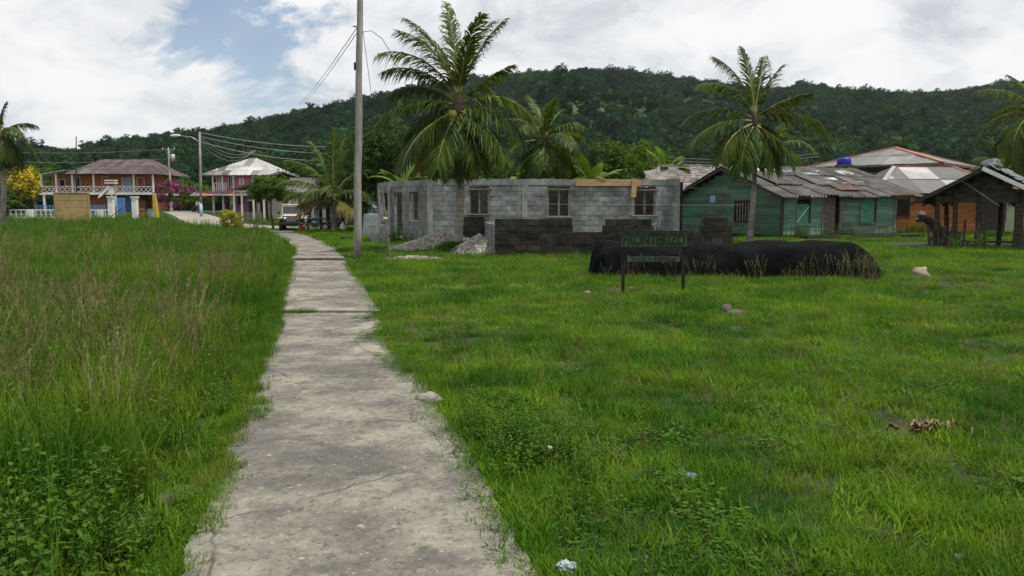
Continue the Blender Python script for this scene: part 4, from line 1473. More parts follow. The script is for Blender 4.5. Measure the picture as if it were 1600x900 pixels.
# ------------------------------------------------------------------ far hip roof, orange house, tank
def hip_house(name, label, c, ang, Lx, Ly, ze, zr, ridge_l, mat, wallmat, seed, oh=0.4, posts=False, ridge_mat=None, base=0.0, mats=None, pitch=0.2, amp=0.03, sw=1.0, row=4.0):
    """rectangular hip-roofed building centred on c; local x along Lx"""
    root = thing(name, label, 'house', c, ang)
    hx, hy = Lx / 2 + oh, Ly / 2 + oh
    hipx = hx - ridge_l / 2
    # four slopes
    run = hy
    Hs = sqrt(run ** 2 + (zr - ze) ** 2)
    roof_slope(root, (-hx, -hy, ze), (1, 0, 0), (0, run, zr - ze), 2 * hx, Hs, hipx, hipx, sw, mat, pitch, amp, seed, row, mats)
    roof_slope(root, (hx, hy, ze), (-1, 0, 0), (0, -run, zr - ze), 2 * hx, Hs, hipx, hipx, sw, mat, pitch, amp, seed + 1, row, mats)
    He = sqrt(hipx ** 2 + (zr - ze) ** 2)
    roof_slope(root, (-hx, hy, ze), (0, -1, 0), (hipx, 0, zr - ze), 2 * hy, He, hy, hy, sw, mat, pitch, amp, seed + 2, row, mats)
    roof_slope(root, (hx, -hy, ze), (0, 1, 0), (-hipx, 0, zr - ze), 2 * hy, He, hy, hy, sw, mat, pitch, amp, seed + 3, row, mats)
    if ridge_mat:
        rl = ridge_l / 2
        for a_, b_ in (((-rl, 0, zr), (rl, 0, zr)), ((-hx, -hy, ze), (-rl, 0, zr)), ((hx, -hy, ze), (rl, 0, zr)), ((hx, hy, ze), (rl, 0, zr)), ((-hx, hy, ze), (-rl, 0, zr))):
            if V(a_) != V(b_):
                MB().bar(V(a_) + V((0, 0, 0.07)), V(b_) + V((0, 0, 0.07)), 0.34, 0.05).obj('ridge_cap', M[ridge_mat], root)
    fs = MB()
    for (x0, y0, x1, y1) in ((-hx + .05, -hy + .05, hx - .05, -hy + .05), (hx - .05, -hy + .05, hx - .05, hy - .05), (hx - .05, hy - .05, -hx + .05, hy - .05), (-hx + .05, hy - .05, -hx + .05, -hy + .05)):
        fs.bar((x0, y0, ze - 0.08), (x1, y1, ze - 0.08), 0.05, 0.13)
    fs.obj('fascia', M['old_wood'], root)
    if posts:
        for k in range(6):
            for y in (-Ly / 2, Ly / 2):
                MB().box((-Lx / 2 + Lx * k / 5, y, (ze - 0.1) / 2), (0.16, 0.16, ze - 0.1)).obj('post', M['old_wood'], root)
        MB().box((0, Ly * 0.2, ze / 2 - 0.5), (Lx * 0.9, Ly * 0.3, ze - 1.2)).obj('back_wall', M[wallmat], root)
    return root


Y = 66
hip_house('pavilion_house', 'large hip roofed building with red ridge caps behind the green house', (P(1394, 322, 71).x, 71, 0), radians(47), 10.0, 10.0, P(1385, 257, 66).z, P(1405, 231, 71).z, 0.3, 'roof_pale', 'dark_wood', 61, posts=True, ridge_mat='red_ridge', mats=['roof_pale', 'roof_pale', 'roof_mid'])

tk = thing('water_tank', 'bright blue plastic water tank above the green house roof', 'tank', (P(1316, 322, 54).x, 54, 0))
zt_ = P(1316, 259, 54).z
for dx in (-0.35, 0.35):
    for dy in (-0.35, 0.35):
        MB().box((dx, dy, zt_ / 2), (0.1, 0.1, zt_)).obj('leg', M['old_wood'], tk)
MB().box((0, 0, zt_ + 0.03), (0.95, 0.95, 0.06)).obj('platform', M['old_wood'], tk)
MB().tube([(0, 0, zt_ + 0.06), (0, 0, zt_ + 0.1), (0, 0, zt_ + 0.42), (0, 0, zt_ + 0.5), (0, 0, zt_ + 0.53)], [0.42, 0.46, 0.46, 0.42, 0.2], 20).obj('barrel', M['tank_blue'], tk, True)


def make_orange_house():
    Y = 46.0
    root = thing('orange_house', 'orange plank house between the green house and the open hut', 'house')
    x0, x1 = P(1388, 322, Y).x, P(1580, 322, Y).x
    w = Wall((x0, Y), (x1, Y + 0.4))
    ze = P(1450, 303, Y).z
    wa = lambda px: (px - 1388) / (1580 - 1388) * w.L
    op = [(wa(1402), wa(1421), 0.95, 2.05)]
    courses(root, w, ze, op, 0.2, 2.0, 0.012, 0.04, 'orange_board', 'dark_wood', 'board', 71, bond=False, plen2=3.6)
    f = MB()
    a0, a1, z0, z1 = op[0]
    w.box(f, a0 - 0.06, a0, z0 - 0.06, z1 + 0.06, -0.05, 0.03)
    w.box(f, a1, a1 + 0.06, z0 - 0.06, z1 + 0.06, -0.05, 0.03)
    w.box(f, a0, a1, z1, z1 + 0.06, -0.05, 0.03)
    w.box(f, a0, a1, z0 - 0.06, z0, -0.05, 0.03)
    wn_ = f.obj('window', M['dark_wood'], root)
    w.box(MB(), a0, a1, z0, z1, -0.05, -0.02).obj('shutter', M['dark_inside'], wn_)
    # hip roof: front slope, left slope, right slope
    hx0, hx1 = P(1362, 322, Y).x, P(1524, 322, Y).x + 2.6
    zr = P(1450, 262, Y + 3).z
    L = hx1 - hx0
    run = 3.4
    Hs = sqrt(run ** 2 + (zr - ze) ** 2)
    E0 = V((hx0, Y - 0.4, ze + 0.03))
    sv = V((0, run, zr - ze)) / Hs
    roof_slope(root, E0, (1, 0, 0), sv, L, Hs, 2.6, 2.4, 0.9, 'roof_pale', 0.15, 0.022, 72, 2.4, ['roof_white', 'roof_pale', 'roof_pale'])
    he = sqrt(2.6 ** 2 + (zr - ze) ** 2)
    roof_slope(root, E0 + V((0, 2 * run, 0)), (0, -1, 0), V((2.6, 0, zr - ze)) / he, 2 * run, he, run, run, 0.9, 'roof_grey', 0.15, 0.022, 73, 3)
    roof_slope(root, E0 + V((L, 0, 0)), (0, 1, 0), V((-2.4, 0, zr - ze)).normalized(), 2 * run, sqrt(2.4 ** 2 + (zr - ze) ** 2), run, run, 0.9, 'roof_pale', 0.15, 0.022, 74, 3)
    roof_slope(root, E0 + V((L, 2 * run, 0)), (-1, 0, 0), V((0, -run, zr - ze)) / Hs, L, Hs, 2.4, 2.6, 0.9, 'roof_pale', 0.15, 0.022, 75, 3)
    tl, tr = E0 + V((2.6, run, zr - ze)), E0 + V((L - 2.4, run, zr - ze))
    for a_, b_, m_ in ((tl, tr, 'red_ridge'), (E0 + V((L, 0, 0)), tr, 'red_ridge'), (E0, tl, 'roof_white')):
        MB().bar(a_ + V((0, 0, 0.06)), b_ + V((0, 0, 0.06)), 0.26, 0.04).obj('ridge_cap', M[m_], root)
    MB().box(((x0 + x1) / 2, Y + 3.2, ze / 2), (x1 - x0 - 0.2, 5.8, ze - 0.1)).obj('rear_wall', M['dark_wood'], root)


make_orange_house()

# ------------------------------------------------------------------ open hut at the right
def make_hut():
    root = thing('open_hut', 'dark open plank hut with a low gable roof at the right edge', 'hut')
    le = P(1423, 318, 30.0)
    gdir = V((0.77, -0.64, 0)).normalized()
    back = V((0.64, 0.77, 0)).normalized()
    half = 2.28
    apz = P(1533, 263, 28.5).z
    dz = apz - le.z
    ap = le + gdir * half + V((0, 0, dz))
    depth = 7.0
    sl = sqrt(half ** 2 + dz ** 2)
    svl = (gdir * half + V((0, 0, dz))) / sl
    svr = (-gdir * half + V((0, 0, dz))) / sl
    re_ = le + gdir * 2 * half
    roof_slope(root, le + back * depth, -back, svl, depth, sl, sw=0.86, mat='roof_grey', seed=81, pitch=0.16, amp=0.025, row=2.7, jit=0.02)
    roof_slope(root, re_, back, svr, depth, sl, sw=0.86, mat='roof_pale', seed=82, pitch=0.16, amp=0.025, row=2.7, jit=0.02, mats=['roof_pale', 'roof_mid', 'roof_white'])
    MB().bar(le - back * 0.03 - V((0, 0, 0.05)), ap - back * 0.03 - V((0, 0, 0.05)), 0.04, 0.10).obj('barge_board', M['dark_wood'], root)
    MB().bar(re_ - back * 0.05, ap - back * 0.05, 0.06, 0.13).obj('barge_board', M['white'], root)
    raf = MB()
    for k in range(1, 5):
        o = back * (depth * k / 4.2)
        raf.bar(le + o - V((0, 0, 0.08)), ap + o - V((0, 0, 0.08)), 0.05, 0.1)
        raf.bar(re_ + o - V((0, 0, 0.08)), ap + o - V((0, 0, 0.08)), 0.05, 0.1)
    raf.obj('rafters', M['dark_wood'], root)
    # gable wall, set back under the overhang
    O = V((le.x, le.y, 0)) + back * 0.7
    w = Wall(O + gdir * 0.7, O + gdir * (2 * half - 0.1))
    topf = lambda a: apz - 0.08 - dz / half * abs(a + 0.7 - half)
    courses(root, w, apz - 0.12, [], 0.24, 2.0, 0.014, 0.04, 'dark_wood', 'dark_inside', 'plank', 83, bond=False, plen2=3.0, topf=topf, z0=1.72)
    rng = random.Random(6)
    for a_, t_, h in ((0.75, 0.7, 2.0), (1.35, 0.7, 2.2), (2.1, 0.72, 2.3), (3.3, 0.7, 2.1), (0.6, 3.0, 1.8), (0.6, 4.6, 1.8), (3.9, 4.6, 1.8), (2.2, 4.6, 2.6)):
        p = V((le.x, le.y, 0)) + gdir * a_ + back * t_
        MB().tube([p + V((0, 0, -0.1)), p + V((0.03, 0, 0.9)), p + V((-0.02, 0, h))], [0.1, 0.09, 0.08], 7).obj('post', M['dark_wood'], root)
    # closed panel at the right
    w2 = Wall(V((le.x, le.y, 0)) + gdir * 3.0 + back * 0.55, V((le.x, le.y, 0)) + gdir * 4.6 + back * 0.55)
    for k in range(1, 6):
        w2.piece('plank', 'dark_wood', k * 0.27, k * 0.27 + 0.255, 0.0, 1.66 + 0.05 * (k % 2), -0.03, 0.0, root, 0.02)
    # ragged paling under the gable
    for k in range(13):
        h = rng.uniform(0.5, 1.0) if k < 7 else rng.uniform(0.3, 1.3)
        if k in (8, 9, 12):
            h *= 0.4
        p = V((le.x, le.y, 0)) + gdir * (0.55 + 0.165 * k) + back * (0.45 + 0.15 * rng.random())
        o = link('paling', unit_mesh('dark_wood', 0.06), root, p + V((0, 0, h / 2)))
        o.scale = (rng.uniform(0.08, 0.13), 0.05, h)
        o.rotation_euler = (rng.uniform(-0.08, 0.08), rng.uniform(-0.14, 0.14), rng.uniform(-0.7, -0.3))
    MB().bar(V((le.x, le.y, 0)) + gdir * 1.6 + back * 0.4 + V((0, 0, 2.5)), V((le.x, le.y, 0)) + gdir * 2.8 + back * 0.4 + V((0, 0, 1.6)), 0.05, 0.05).obj('brace', M['old_wood'], root)
    p = V((le.x, le.y, 0.25)) + gdir * 2.2 + back * 2.6
    MB().box(p, (2.4, 0.6, 0.06), atan2(gdir.y, gdir.x)).obj('bench', M['dark_wood'], root)
    return ap, half, dz, back, svr, gdir


ap, half_, dz_, hback, hsv, hg = make_hut()
sheet_patch('grey_tarp', 'grey tarpaulin bundled over the ridge of the open hut', 'grey_tarp', ap + hback * 1.5 - hsv * 0.6 + V((0, 0, 0.05)), hback, -hsv, 2.4, 1.3, 14, amp=0.12)
mb = blob(MB(), (0, 0, 0), (0.5, 0.33, 0.22), 17, 3, 0.35)
tag(mb.obj('tarp_bundle', M['grey_tarp'], None, True, ap + hback * 1.6 + V((0, 0, 0.15)), radians(50)), 'rounded dark grey bundle on top of the hut roof', 'bundle')

# driftwood stump with roots beside the hut
def make_stump():
    c = G(1458, 384)
    root = thing('tree_stump', 'gnarled uprooted stump with pale root end beside the hut', 'stump', c)
    rng = random.Random(9)
    m = MB()
    m.tube([(0.75, 0.3, -0.1), (0.5, 0.1, 0.3), (0.15, 0, 0.62), (-0.2, -0.05, 0.95), (-0.5, -0.05, 1.16)], [0.30, 0.26, 0.20, 0.15, 0.13], 9)
    for k in range(16):
        a = rng.uniform(0, 6.28)
        l = rng.uniform(0.35, 0.8)
        s = V((0.15 + 0.75 * rng.random(), 0.15, 0.1 + 0.35 * rng.random()))
        e = s + V((cos(a) * l * 0.7, sin(a) * l * 0.7, -0.3 + 1.1 * rng.random()))
        e.z = max(e.z, -0.05)
        m.tube([s, (s + e) / 2 + V((0.06 * rng.uniform(-1, 1), 0, 0.1)), e], [0.11, 0.07, 0.025], 6)
    m.obj('trunk', M['dark_wood'], root)
    r_ = MB()
    for k in range(15):
        a = rng.uniform(0, 6.28)
        s = V((-0.45, -0.06, 1.12))
        e = s + V((-0.12 + 0.3 * cos(a), 0.25 * sin(a * 1.7), 0.22 * sin(a) + 0.06))
        r_.tube([s, (s + e) / 2 + V((0, 0, 0.05)), e], [0.12, 0.085, 0.03], 6)
    r_.obj('roots', M['old_wood'], root)


make_stump()

# ------------------------------------------------------------------ black tarp heap, sign
def make_tarp():
    x0, x1 = G(929, 437).x, G(1352, 430).x
    Yc = 18.2
    n, m = 90, 26
    vs, fs = [], []
    L = x1 - x0
    for j in range(m + 1):
        th = pi * j / m
        for i in range(n + 1):
            t = i / n
            x = x0 + L * t
            endf = min(1, (t / 0.035)) ** 0.5 * min(1, ((1 - t) / 0.10)) ** 0.55
            hz = 0.79 + 0.05 * nz(t * 5, 2) + 0.03 * nz(t * 12, 5) - 0.07 * smooth(0.10, 0.28, t) * (1 - smooth(0.3, 0.55, t)) - 0.03 * smooth(.75, 1, t)
            hz *= max(0.02, endf)
            hd = (0.95 + 0.10 * nz(t * 4, 9)) * (0.45 + 0.55 * endf)
            # squarish section with folds
            cx, sx_ = cos(th), sin(th)
            yy = -math.copysign(abs(cx) ** 0.62, cx) * hd
            zz = sx_ ** 0.55 * hz if sx_ > 1e-6 else 0
            fold = (0.05 * nz(t * 34, zz * 1.2, 3) + 0.025 * nz(t * 95, zz * 1.5, 7)) * (1 if cx > 0 else 0.6) * (1 - smooth(0.6, 1, sx_) * 0.5)
            dip = 0.06 * nz(t * 9, th * 2, 4) + 0.02 * nz(t * 25, th * 4, 8)
            vs.append((x + 0.05 * nz(th * 2, t * 9), Yc + yy - (0.35 * t - 0.15) * 0 + (0.25 * (1 - t)) + fold * 1.2, zz + dip * sx_ + 0.005))
    W = n + 1
    for j in range(m):
        for i in range(n):
            fs.append((j * W + i, j * W + i + 1, (j + 1) * W + i + 1, (j + 1) * W + i))
    # close the two ends
    for i in (0, n):
        fs.append(tuple(j * W + i for j in range(m + 1)))
    o = MB().add(vs, fs).obj('tarp_heap', M['tarp'], None, True)
    tag(o, 'long low heap covered with a black tarpaulin behind the sign', 'tarp')
    # the bulkier second hump, left
    m2 = blob(MB(), (0, 0, 0), (0.85, 0.6, 0.40), 31, 4, 0.22, 1.8)
    ob = m2.obj('tarp_bundle', M['tarp'], None, True, (P(985, 322, 19.3).x, 19.3, 0.55))
    tag(ob, 'smaller black wrapped bundle on the left end of the long tarp heap', 'tarp')


make_tarp()


def text_mesh(txt, size):
    cu = bpy.data.curves.new('lettering', 'FONT')
    cu.body = txt
    cu.size = size
    cu.extrude = 0.002
    cu.offset = 0.004 * size / 0.2
    cu.resolution_u = 3
    cu.align_x = 'CENTER'
    cu.align_y = 'CENTER'
    o = bpy.data.objects.new('lettering', cu)
    C.objects.link(o)
    dg = bpy.context.evaluated_depsgraph_get()
    me = bpy.data.meshes.new_from_object(o.evaluated_get(dg))
    bpy.data.objects.remove(o)
    return me


def make_sign():
    Y = G(1020, 460).y
    p0, p1 = G(973, 460), G(1067, 460)
    root = thing('fronterizo_sign', 'dark green wooden sign on two black posts reading FRONTERIZO', 'sign', (0, 0, 0))
    root.name = 'wooden_sign'
    ztop = P(1020, 362, Y).z
    zb = P(1020, 385, Y).z
    for p in (p0, p1):
        MB().box((p.x, p.y, ztop / 2 - 0.06), (0.058, 0.05, ztop + 0.1)).obj('post', M['sign_black'], root)
    xm = (p0.x + p1.x) / 2
    wdt = (p1.x - p0.x) + 0.08
    bd = MB().box((xm, Y - 0.045, (ztop + zb) / 2), (wdt, 0.025, ztop - zb)).obj('board', M['sign_green'], root)
    rim = MB()
    rim.box((xm, Y - 0.05, ztop + 0.008), (wdt + 0.02, 0.045, 0.016))
    rim.box((xm, Y - 0.05, zb - 0.008), (wdt + 0.02, 0.045, 0.016))
    rim.obj('rim', M['sign_black'], bd)
    for txt, zc, h, wd, nm, off in (('FRONTERIZO', (ztop + zb) / 2, (ztop - zb) * 0.80, wdt * 0.95, 'lettering', 0.062), ('DIOS Y PATRIA', P(1020, 404.5, Y).z, 0.062, 0.80, 'lettering', 0.053)):
        me = text_mesh(txt, 0.2)
        co = np.array([v.co[:] for v in me.vertices])
        mn, mx = co.min(0), co.max(0)
        me.materials.clear()
        me.materials.append(M['sign_black'])
        if nm and txt.startswith('DIOS'):
            pl = MB().box((xm, Y - 0.042, zc), (wdt * 0.80, 0.018, 0.088)).obj('plank', M['sign_pale'], root)
            par = pl
        else:
            par = bd
        o = link(nm, me, par, (xm - (mn[0] + mx[0]) / 2 * wd / (mx[0] - mn[0]), Y - off, zc - (mn[1] + mx[1]) / 2 * h / (mx[1] - mn[1])))
        o.rotation_euler = (pi / 2, 0, 0)
        o.scale = (wd / (mx[0] - mn[0]), h / (mx[1] - mn[1]), 1)


make_sign()

# ------------------------------------------------------------------ utility pole and wires
def wire(name, label, a, b, sag, r, mat='wire', group=None, n=18):
    a, b = V(a), V(b)
    pts = [a.lerp(b, i / n) - V((0, 0, sag * 4 * (i / n) * (1 - i / n))) for i in range(n + 1)]
    return tag(MB().tube(pts, r, 5).obj(name, M[mat], None, True), label, 'cable', group)


b = G(558, 406)
pole_top = P(563, -60, b.y)
up_ = thing('utility_pole', 'tall weathered grey pole standing beside the concrete path', 'pole', b)
pl = pole_top - b
MB().tube([(0, 0, -0.2)] + [pl * (i / 10) + V((0.012 * sin(i * 1.7), 0, 0)) for i in range(1, 11)], [0.125] + [0.123 - 0.004 * i for i in range(1, 11)], 14).obj('shaft', M['pole'], up_, True)
pk = lambda py: P(560, py, b.y)
MB().tube([pk(42) - b + V((-0.05, 0, 0)), pk(42) - b + V((-0.16, -0.02, 0.02))], 0.02, 6).obj('hook', M['dark_metal'], up_)
MB().box(pk(104) - b + V((-0.09, -0.05, 0)), (0.06, 0.05, 0.22)).obj('bracket', M['dark_metal'], up_)
far_pole_b = V((P(314, 322, 86).x, 86, gz(86)))
far_top = P(312, 206, 86)
wire('cable', 'upper of the thin cables slanting down from the grey pole', pk(40), P(466, 163, 86), 0.25, 0.013, 'wire')
wire('cable', 'lower of the thin cables slanting down from the grey pole', pk(48), P(472, 162, 86), 0.25, 0.013, 'wire')
wire('cable', 'thin cable hanging down on the right of the grey pole', pk(28) + V((0.08, 0, 0)), P(580, 146, 27), -0.02, 0.009, 'wire')
pts = [pk(50) + V((0.1, 0, 0)), P(580, 48, 24.5), P(597, 60, 25), P(610, 82, 26), P(617, 100, 27), P(630, 112, 28)]
tag(MB().tube(pts, 0.011, 5).obj('cable', M['wire'], None, True), 'curved cable from the grey pole into the palm crown', 'cable')


def street_pole(name, label, base, top, lamp=None, transformer=False, r=0.13):
    root = thing(name, label, 'pole', base)
    t = V(top) - V(base)
    MB().tube([(0, 0, -0.2), t * 0.5, t], [r * 1.15, r, r * 0.75], 10).obj('shaft', M['pole'], root, True)
    if lamp:
        a = t * 0.88
        e = V(lamp) - V(base)
        arm = MB().tube([a, a.lerp(e, 0.4) + V((0, 0, 0.25)), e], 0.045, 6).obj('lamp_arm', M['metal'], root, True)
        h = blob(MB(), e + V((-0.45, 0, 0.02)), (0.6, 0.2, 0.13), 2, 2, 0.05)
        h.obj('lamp_head', M['white'], arm, True)
    if transformer:
        MB().tube([t * 0.86 + V((0.55, 0, 0.35)), t * 0.86 + V((0.55, 0, 0.3)), t * 0.86 + V((0.55, 0, -0.55)), t * 0.86 + V((0.55, 0, -0.6))], [0.2, 0.3, 0.3, 0.22], 12).obj('transformer', M['metal'], root, True)
        MB().bar(t * 0.97 + V((-0.9, 0, 0)), t * 0.97 + V((0.9, 0, 0)), 0.1, 0.12).obj('crossarm', M['old_wood'], root)
        for dx in (-0.8, 0, 0.8):
            MB().tube([t * 0.97 + V((dx, 0, 0.06)), t * 0.97 + V((dx, 0, 0.3))], [0.05, 0.04], 6).obj('insulator', M['white'], root)
    tb = MB().tube([(0, 0, 0), (0, 0, 1.4)], r * 1.3, 10)
    tb.obj('painted_base', M['sky_blue'] if lamp else M['white'], root, True)
    return root


street_pole('street_lamp', 'slim street lamp pole with a curved arm beside the street', far_pole_b, far_top, P(281, 212, 86))
tb_ = V((P(268, 322, 112).x, 112, gz(112)))
tt_ = P(263, 231, 112)
street_pole('utility_pole', 'distant utility pole carrying a grey transformer', tb_, tt_, None, True, 0.16)
for i, (dy, ey, sg) in enumerate(((0, 228, 0.6), (6, 238, 0.7), (14, 248, 0.9))):
    wire('cable', ['top overhead cable running right from the street lamp', 'middle overhead cable running right from the street lamp', 'lowest overhead cable running right from the street lamp'][i], P(312, 207 + dy, 86), P(572, ey, 92), sg, 0.03, 'bright_wire')
for i, (dy, sg, ex, ey) in enumerate(((5, 1.2, 398, 234), (9, 1.4, 400, 235), (14, 1.6, 396, 236))):
    wire('cable', ['upper slack service cable sagging towards the pink house', 'middle slack service cable sagging towards the pink house', 'lowest slack service cable sagging towards the pink house'][i], P(312, 207 + dy, 86), P(ex, ey, 100), sg, 0.02, 'bright_wire')
for i, yy in enumerate((233, 248)):
    wire('cable', ['upper thin line crossing above the balcony house', 'lower thin line crossing above the balcony house'][i], P(-60, yy + 1, 118), P(263, yy, 112), 0.5, 0.025, 'wire')
for i, yy in enumerate((245, 250)):
    wire('cable', ['upper line crossing behind the slender palm', 'lower line crossing behind the slender palm'][i], P(1040, yy, 70), P(1280, yy - 6, 74), 0.4, 0.018, 'wire')
wire('wire_strand', 'single pale wire stretched across in front of the block walls', P(782, 318, 27), P(1160, 320, 27.5), 0.02, 0.0045, 'wire')
# thin leaning sticks left of the walls
a_ = G(610, 410)
sk = thing('stick', 'thin crooked stick planted in the grass before the block walls', 'stick', a_)
MB().tube([(0, 0, -0.1), P(606, 368, a_.y) - a_, P(602, 340, a_.y) - a_, P(597, 292, a_.y) - a_], [0.03, 0.026, 0.024, 0.015], 6).obj('shaft', M['old_wood'], sk)
MB().bar(P(599, 340, a_.y) - a_, P(606, 341, a_.y) - a_, 0.05, 0.05).obj('crosspiece', M['white'], sk)

# ------------------------------------------------------------------ balcony house (far left)
def make_balcony_house():
    Y = 110.0
    k = Y / FPX
    zg = gz(Y)
    root = thing('balcony_house', 'two storey orange house with white balcony and rusty roof', 'house', (P(62, 322, Y).x, Y, zg))
    o = root.location
    lx = lambda px: (px - 62) * k
    lz = lambda py: P(150, py, Y).z - zg
    zfl, ze, zr = lz(303), lz(272), lz(250)
    # lower and upper walls
    W = lx(226)
    dp = 8.0
    wb = MB()
    MB().box((W / 2 + 0.9, dp / 2 + 2.4, zfl / 2), (W - 3.0, dp, zfl)).obj('lower_wall', M['orange_board'], root)
    MB().box((W / 2 + 0.2, dp / 2 + 2.2, (zfl + ze) / 2), (W - 0.6, dp, ze - zfl - 0.02)).obj('upper_wall', M['orange_board'], root)
    MB().box((lx(150), dp / 2 + 0.6, zfl), (lx(241) - lx(65), dp + 1.6, 0.2)).obj('balcony_floor', M['white'], root)
    yF = 0.0
    # posts
    for px in (67, 90, 115, 148, 210, 240):
        MB().box((lx(px), yF, (zfl + ze) / 2 + 0.1), (0.2, 0.2, ze - zfl - 0.2)).obj('post', M['white'], root)
    for px in (70, 115, 175, 240):
        MB().box((lx(px), yF, zfl / 2 - 0.05), (0.26, 0.26, zfl - 0.1)).obj('post', M['yellow'] if px == 240 else M['white'], root)
    # railing with crossed lattice panels
    px0 = [67, 90, 115, 148, 180, 210, 240]
    for a_, b_ in zip(px0, px0[1:]):
        r = MB()
        r.bar((lx(a_) + 0.1, yF, zfl + 1.0), (lx(b_) - 0.1, yF, zfl + 1.0), 0.1, 0.1)
        r.bar((lx(a_) + 0.1, yF, zfl + 0.18), (lx(b_) - 0.1, yF, zfl + 0.18), 0.08, 0.1)
        p = r.obj('railing', M['white'], root)
        n = max(2, round((lx(b_) - lx(a_)) / 0.75))
        q = MB()
        for i in range(n):
            s0, s1 = lx(a_) + 0.1 + (lx(b_) - lx(a_) - 0.2) * i / n, lx(a_) + 0.1 + (lx(b_) - lx(a_) - 0.2) * (i + 1) / n
            q.bar((s0, yF - 0.02, zfl + 0.23), (s1, yF - 0.02, zfl + 0.95), 0.04, 0.07)
            q.bar((s0, yF + 0.02, zfl + 0.95), (s1, yF + 0.02, zfl + 0.23), 0.04, 0.07)
        q.obj('lattice', M['white'], p)
    # openings on the upper floor
    yw = 2.2
    for (p0, p1, y0, y1, nm, mt) in ((81, 90, 280, 291, 'window', 'dark_inside'), (106, 114, 276, 304, 'door', 'dark_inside'), (149, 158, 276, 293, 'window', 'orange_board'), (180, 194, 277, 303, 'door', 'sky_blue'),
                                     (204, 215, 277, 295, 'window', 'orange_board')):
        d_ = MB().box(((lx(p0) + lx(p1)) / 2, yw - 0.02, (lz(y0) + lz(y1)) / 2), (lx(p1) - lx(p0), 0.08, lz(y0) - lz(y1))).obj(nm, M[mt], root)
        f = MB()
        for xx in (lx(p0), lx(p1)):
            f.box((xx, yw - 0.05, (lz(y0) + lz(y1)) / 2), (0.1, 0.1, lz(y0) - lz(y1)))
        f.box(((lx(p0) + lx(p1)) / 2, yw - 0.05, lz(y0) + 0.05), (lx(p1) - lx(p0) + 0.1, 0.1, 0.1))
        f.obj('frame', M['cream'], d_)
    for (p0, p1, mt) in ((72, 80, 'dark_inside'), (165, 172, 'dark_inside'), (184, 194, 'blue'), (215, 224, 'dark_inside'), (226, 238, 'sky_blue')):
        d_ = MB().box(((lx(p0) + lx(p1)) / 2, 2.33, 1.15), (lx(p1) - lx(p0), 0.1, 2.2)).obj('door', M[mt], root)
        MB().box(((lx(p0) + lx(p1)) / 2, 2.30, 2.3), (lx(p1) - lx(p0) + 0.1, 0.1, 0.1)).obj('frame', M['cream'], d_)
    # roof: rusty hip over the main body
    xa, xb = lx(103), lx(246)
    ra, rb = lx(131), lx(212)
    yf, yb = -0.5, dp + 3.6
    ym = (yf + yb) / 2
    run = ym - yf
    Hs = sqrt(run ** 2 + (zr - ze) ** 2)
    # scale the ridge height so it stands where the photo shows it
    zr2 = P(150, 250, Y + run).z - zg
    Hs = sqrt(run ** 2 + (zr2 - ze) ** 2)
    roof_slope(root, (xa, yf, ze), (1, 0, 0), (0, run, zr2 - ze), xb - xa, Hs, ra - xa, xb - rb, 0.9, 'roof_rust', 0.3, 0.04, 91, 3.5, ['roof_rust'] * 5 + ['roof_grey'], per=4)
    roof_slope(root, (xb, yb, ze), (-1, 0, 0), (0, -run, zr2 - ze), xb - xa, Hs, xb - rb, ra - xa, 0.9, 'roof_rust', 0.3, 0.04, 92, 7, per=4)
    roof_slope(root, (xb, yf, ze), (0, 1, 0), V((-(xb - rb), 0, zr2 - ze)), yb - yf, sqrt((xb - rb) ** 2 + (zr2 - ze) ** 2), run, run, 0.9, 'roof_rust', 0.3, 0.04, 93, 7, per=4)
    roof_slope(root, (xa, yb, ze), (0, -1, 0), V((ra - xa, 0, zr2 - ze)), yb - yf, sqrt((ra - xa) ** 2 + (zr2 - ze) ** 2), run, run, 0.9, 'roof_rust', 0.3, 0.04, 94, 7, per=4)
    # pale lean-to on the left
    xl = lx(58)
    zl = lz(275)
    roof_slope(root, (xl, yf, zl), (0, 1, 0), V((lx(108) - xl, 0, lz(266) - zl)), yb - yf - 3, sqrt((lx(108) - xl) ** 2 + (lz(266) - zl) ** 2), 0, 0, 0.9, 'roof_white', 0.3, 0.04, 95, 6, per=4)
    return root


make_balcony_house()

# tall mast, satellite dish, signs, kiosk, fence, gate posts, parasol
m_ = V((P(119, 322, 100).x, 100, gz(100)))
ms = thing('mast', 'tall thin dark mast before the balcony house', 'mast', m_)
MB().tube([(0, 0, -0.1), P(119, 213, 100) - m_], [0.1, 0.06], 8).obj('shaft', M['dark_metal'], ms)
MB().tube([(0, 0, -0.1), (0, 0, 0.3)], 0.2, 8).obj('foot', M['beam'], ms)


def make_kiosk():
    Y = 71.0
    zg = gz(Y)
    p = P(113, 322, Y)
    w = 49 * Y / FPX
    zt = P(113, 302, Y).z - zg
    root = thing('plywood_kiosk', 'tan plywood box kiosk standing closed in the meadow', 'kiosk', (p.x, Y, zg), radians(24))
    n = 4
    for k in range(n):
        z0, z1 = zt * k / n, zt * (k + 1) / n
        o = link('panel', unit_mesh('plywood', 0.008), root, (0, -0.6, (z0 + z1) / 2))
        o.scale = (w * 0.93, 0.05, z1 - z0 - 0.02)
    for sx_ in (-1, 1):
        o = link('side_panel', unit_mesh('plywood', 0.008), root, (sx_ * (w * 0.465 + 0.03), 0, zt / 2))
        o.scale = (0.05, 1.2, zt)
    o = link('back_panel', unit_mesh('plywood', 0.008), root, (0, 0.58, zt / 2))
    o.scale = (w * 0.93, 0.05, zt)
    o = link('roof_panel', unit_mesh('plywood', 0.008), root, (0, 0, zt + 0.03))
    o.scale = (w * 1.0, 1.32, 0.06)
    for sx_ in (-1, 1):
        MB().box((sx_ * w * 0.465, -0.65, zt / 2), (0.09, 0.05, zt)).obj('batten', M['plywood'], root)


make_kiosk()


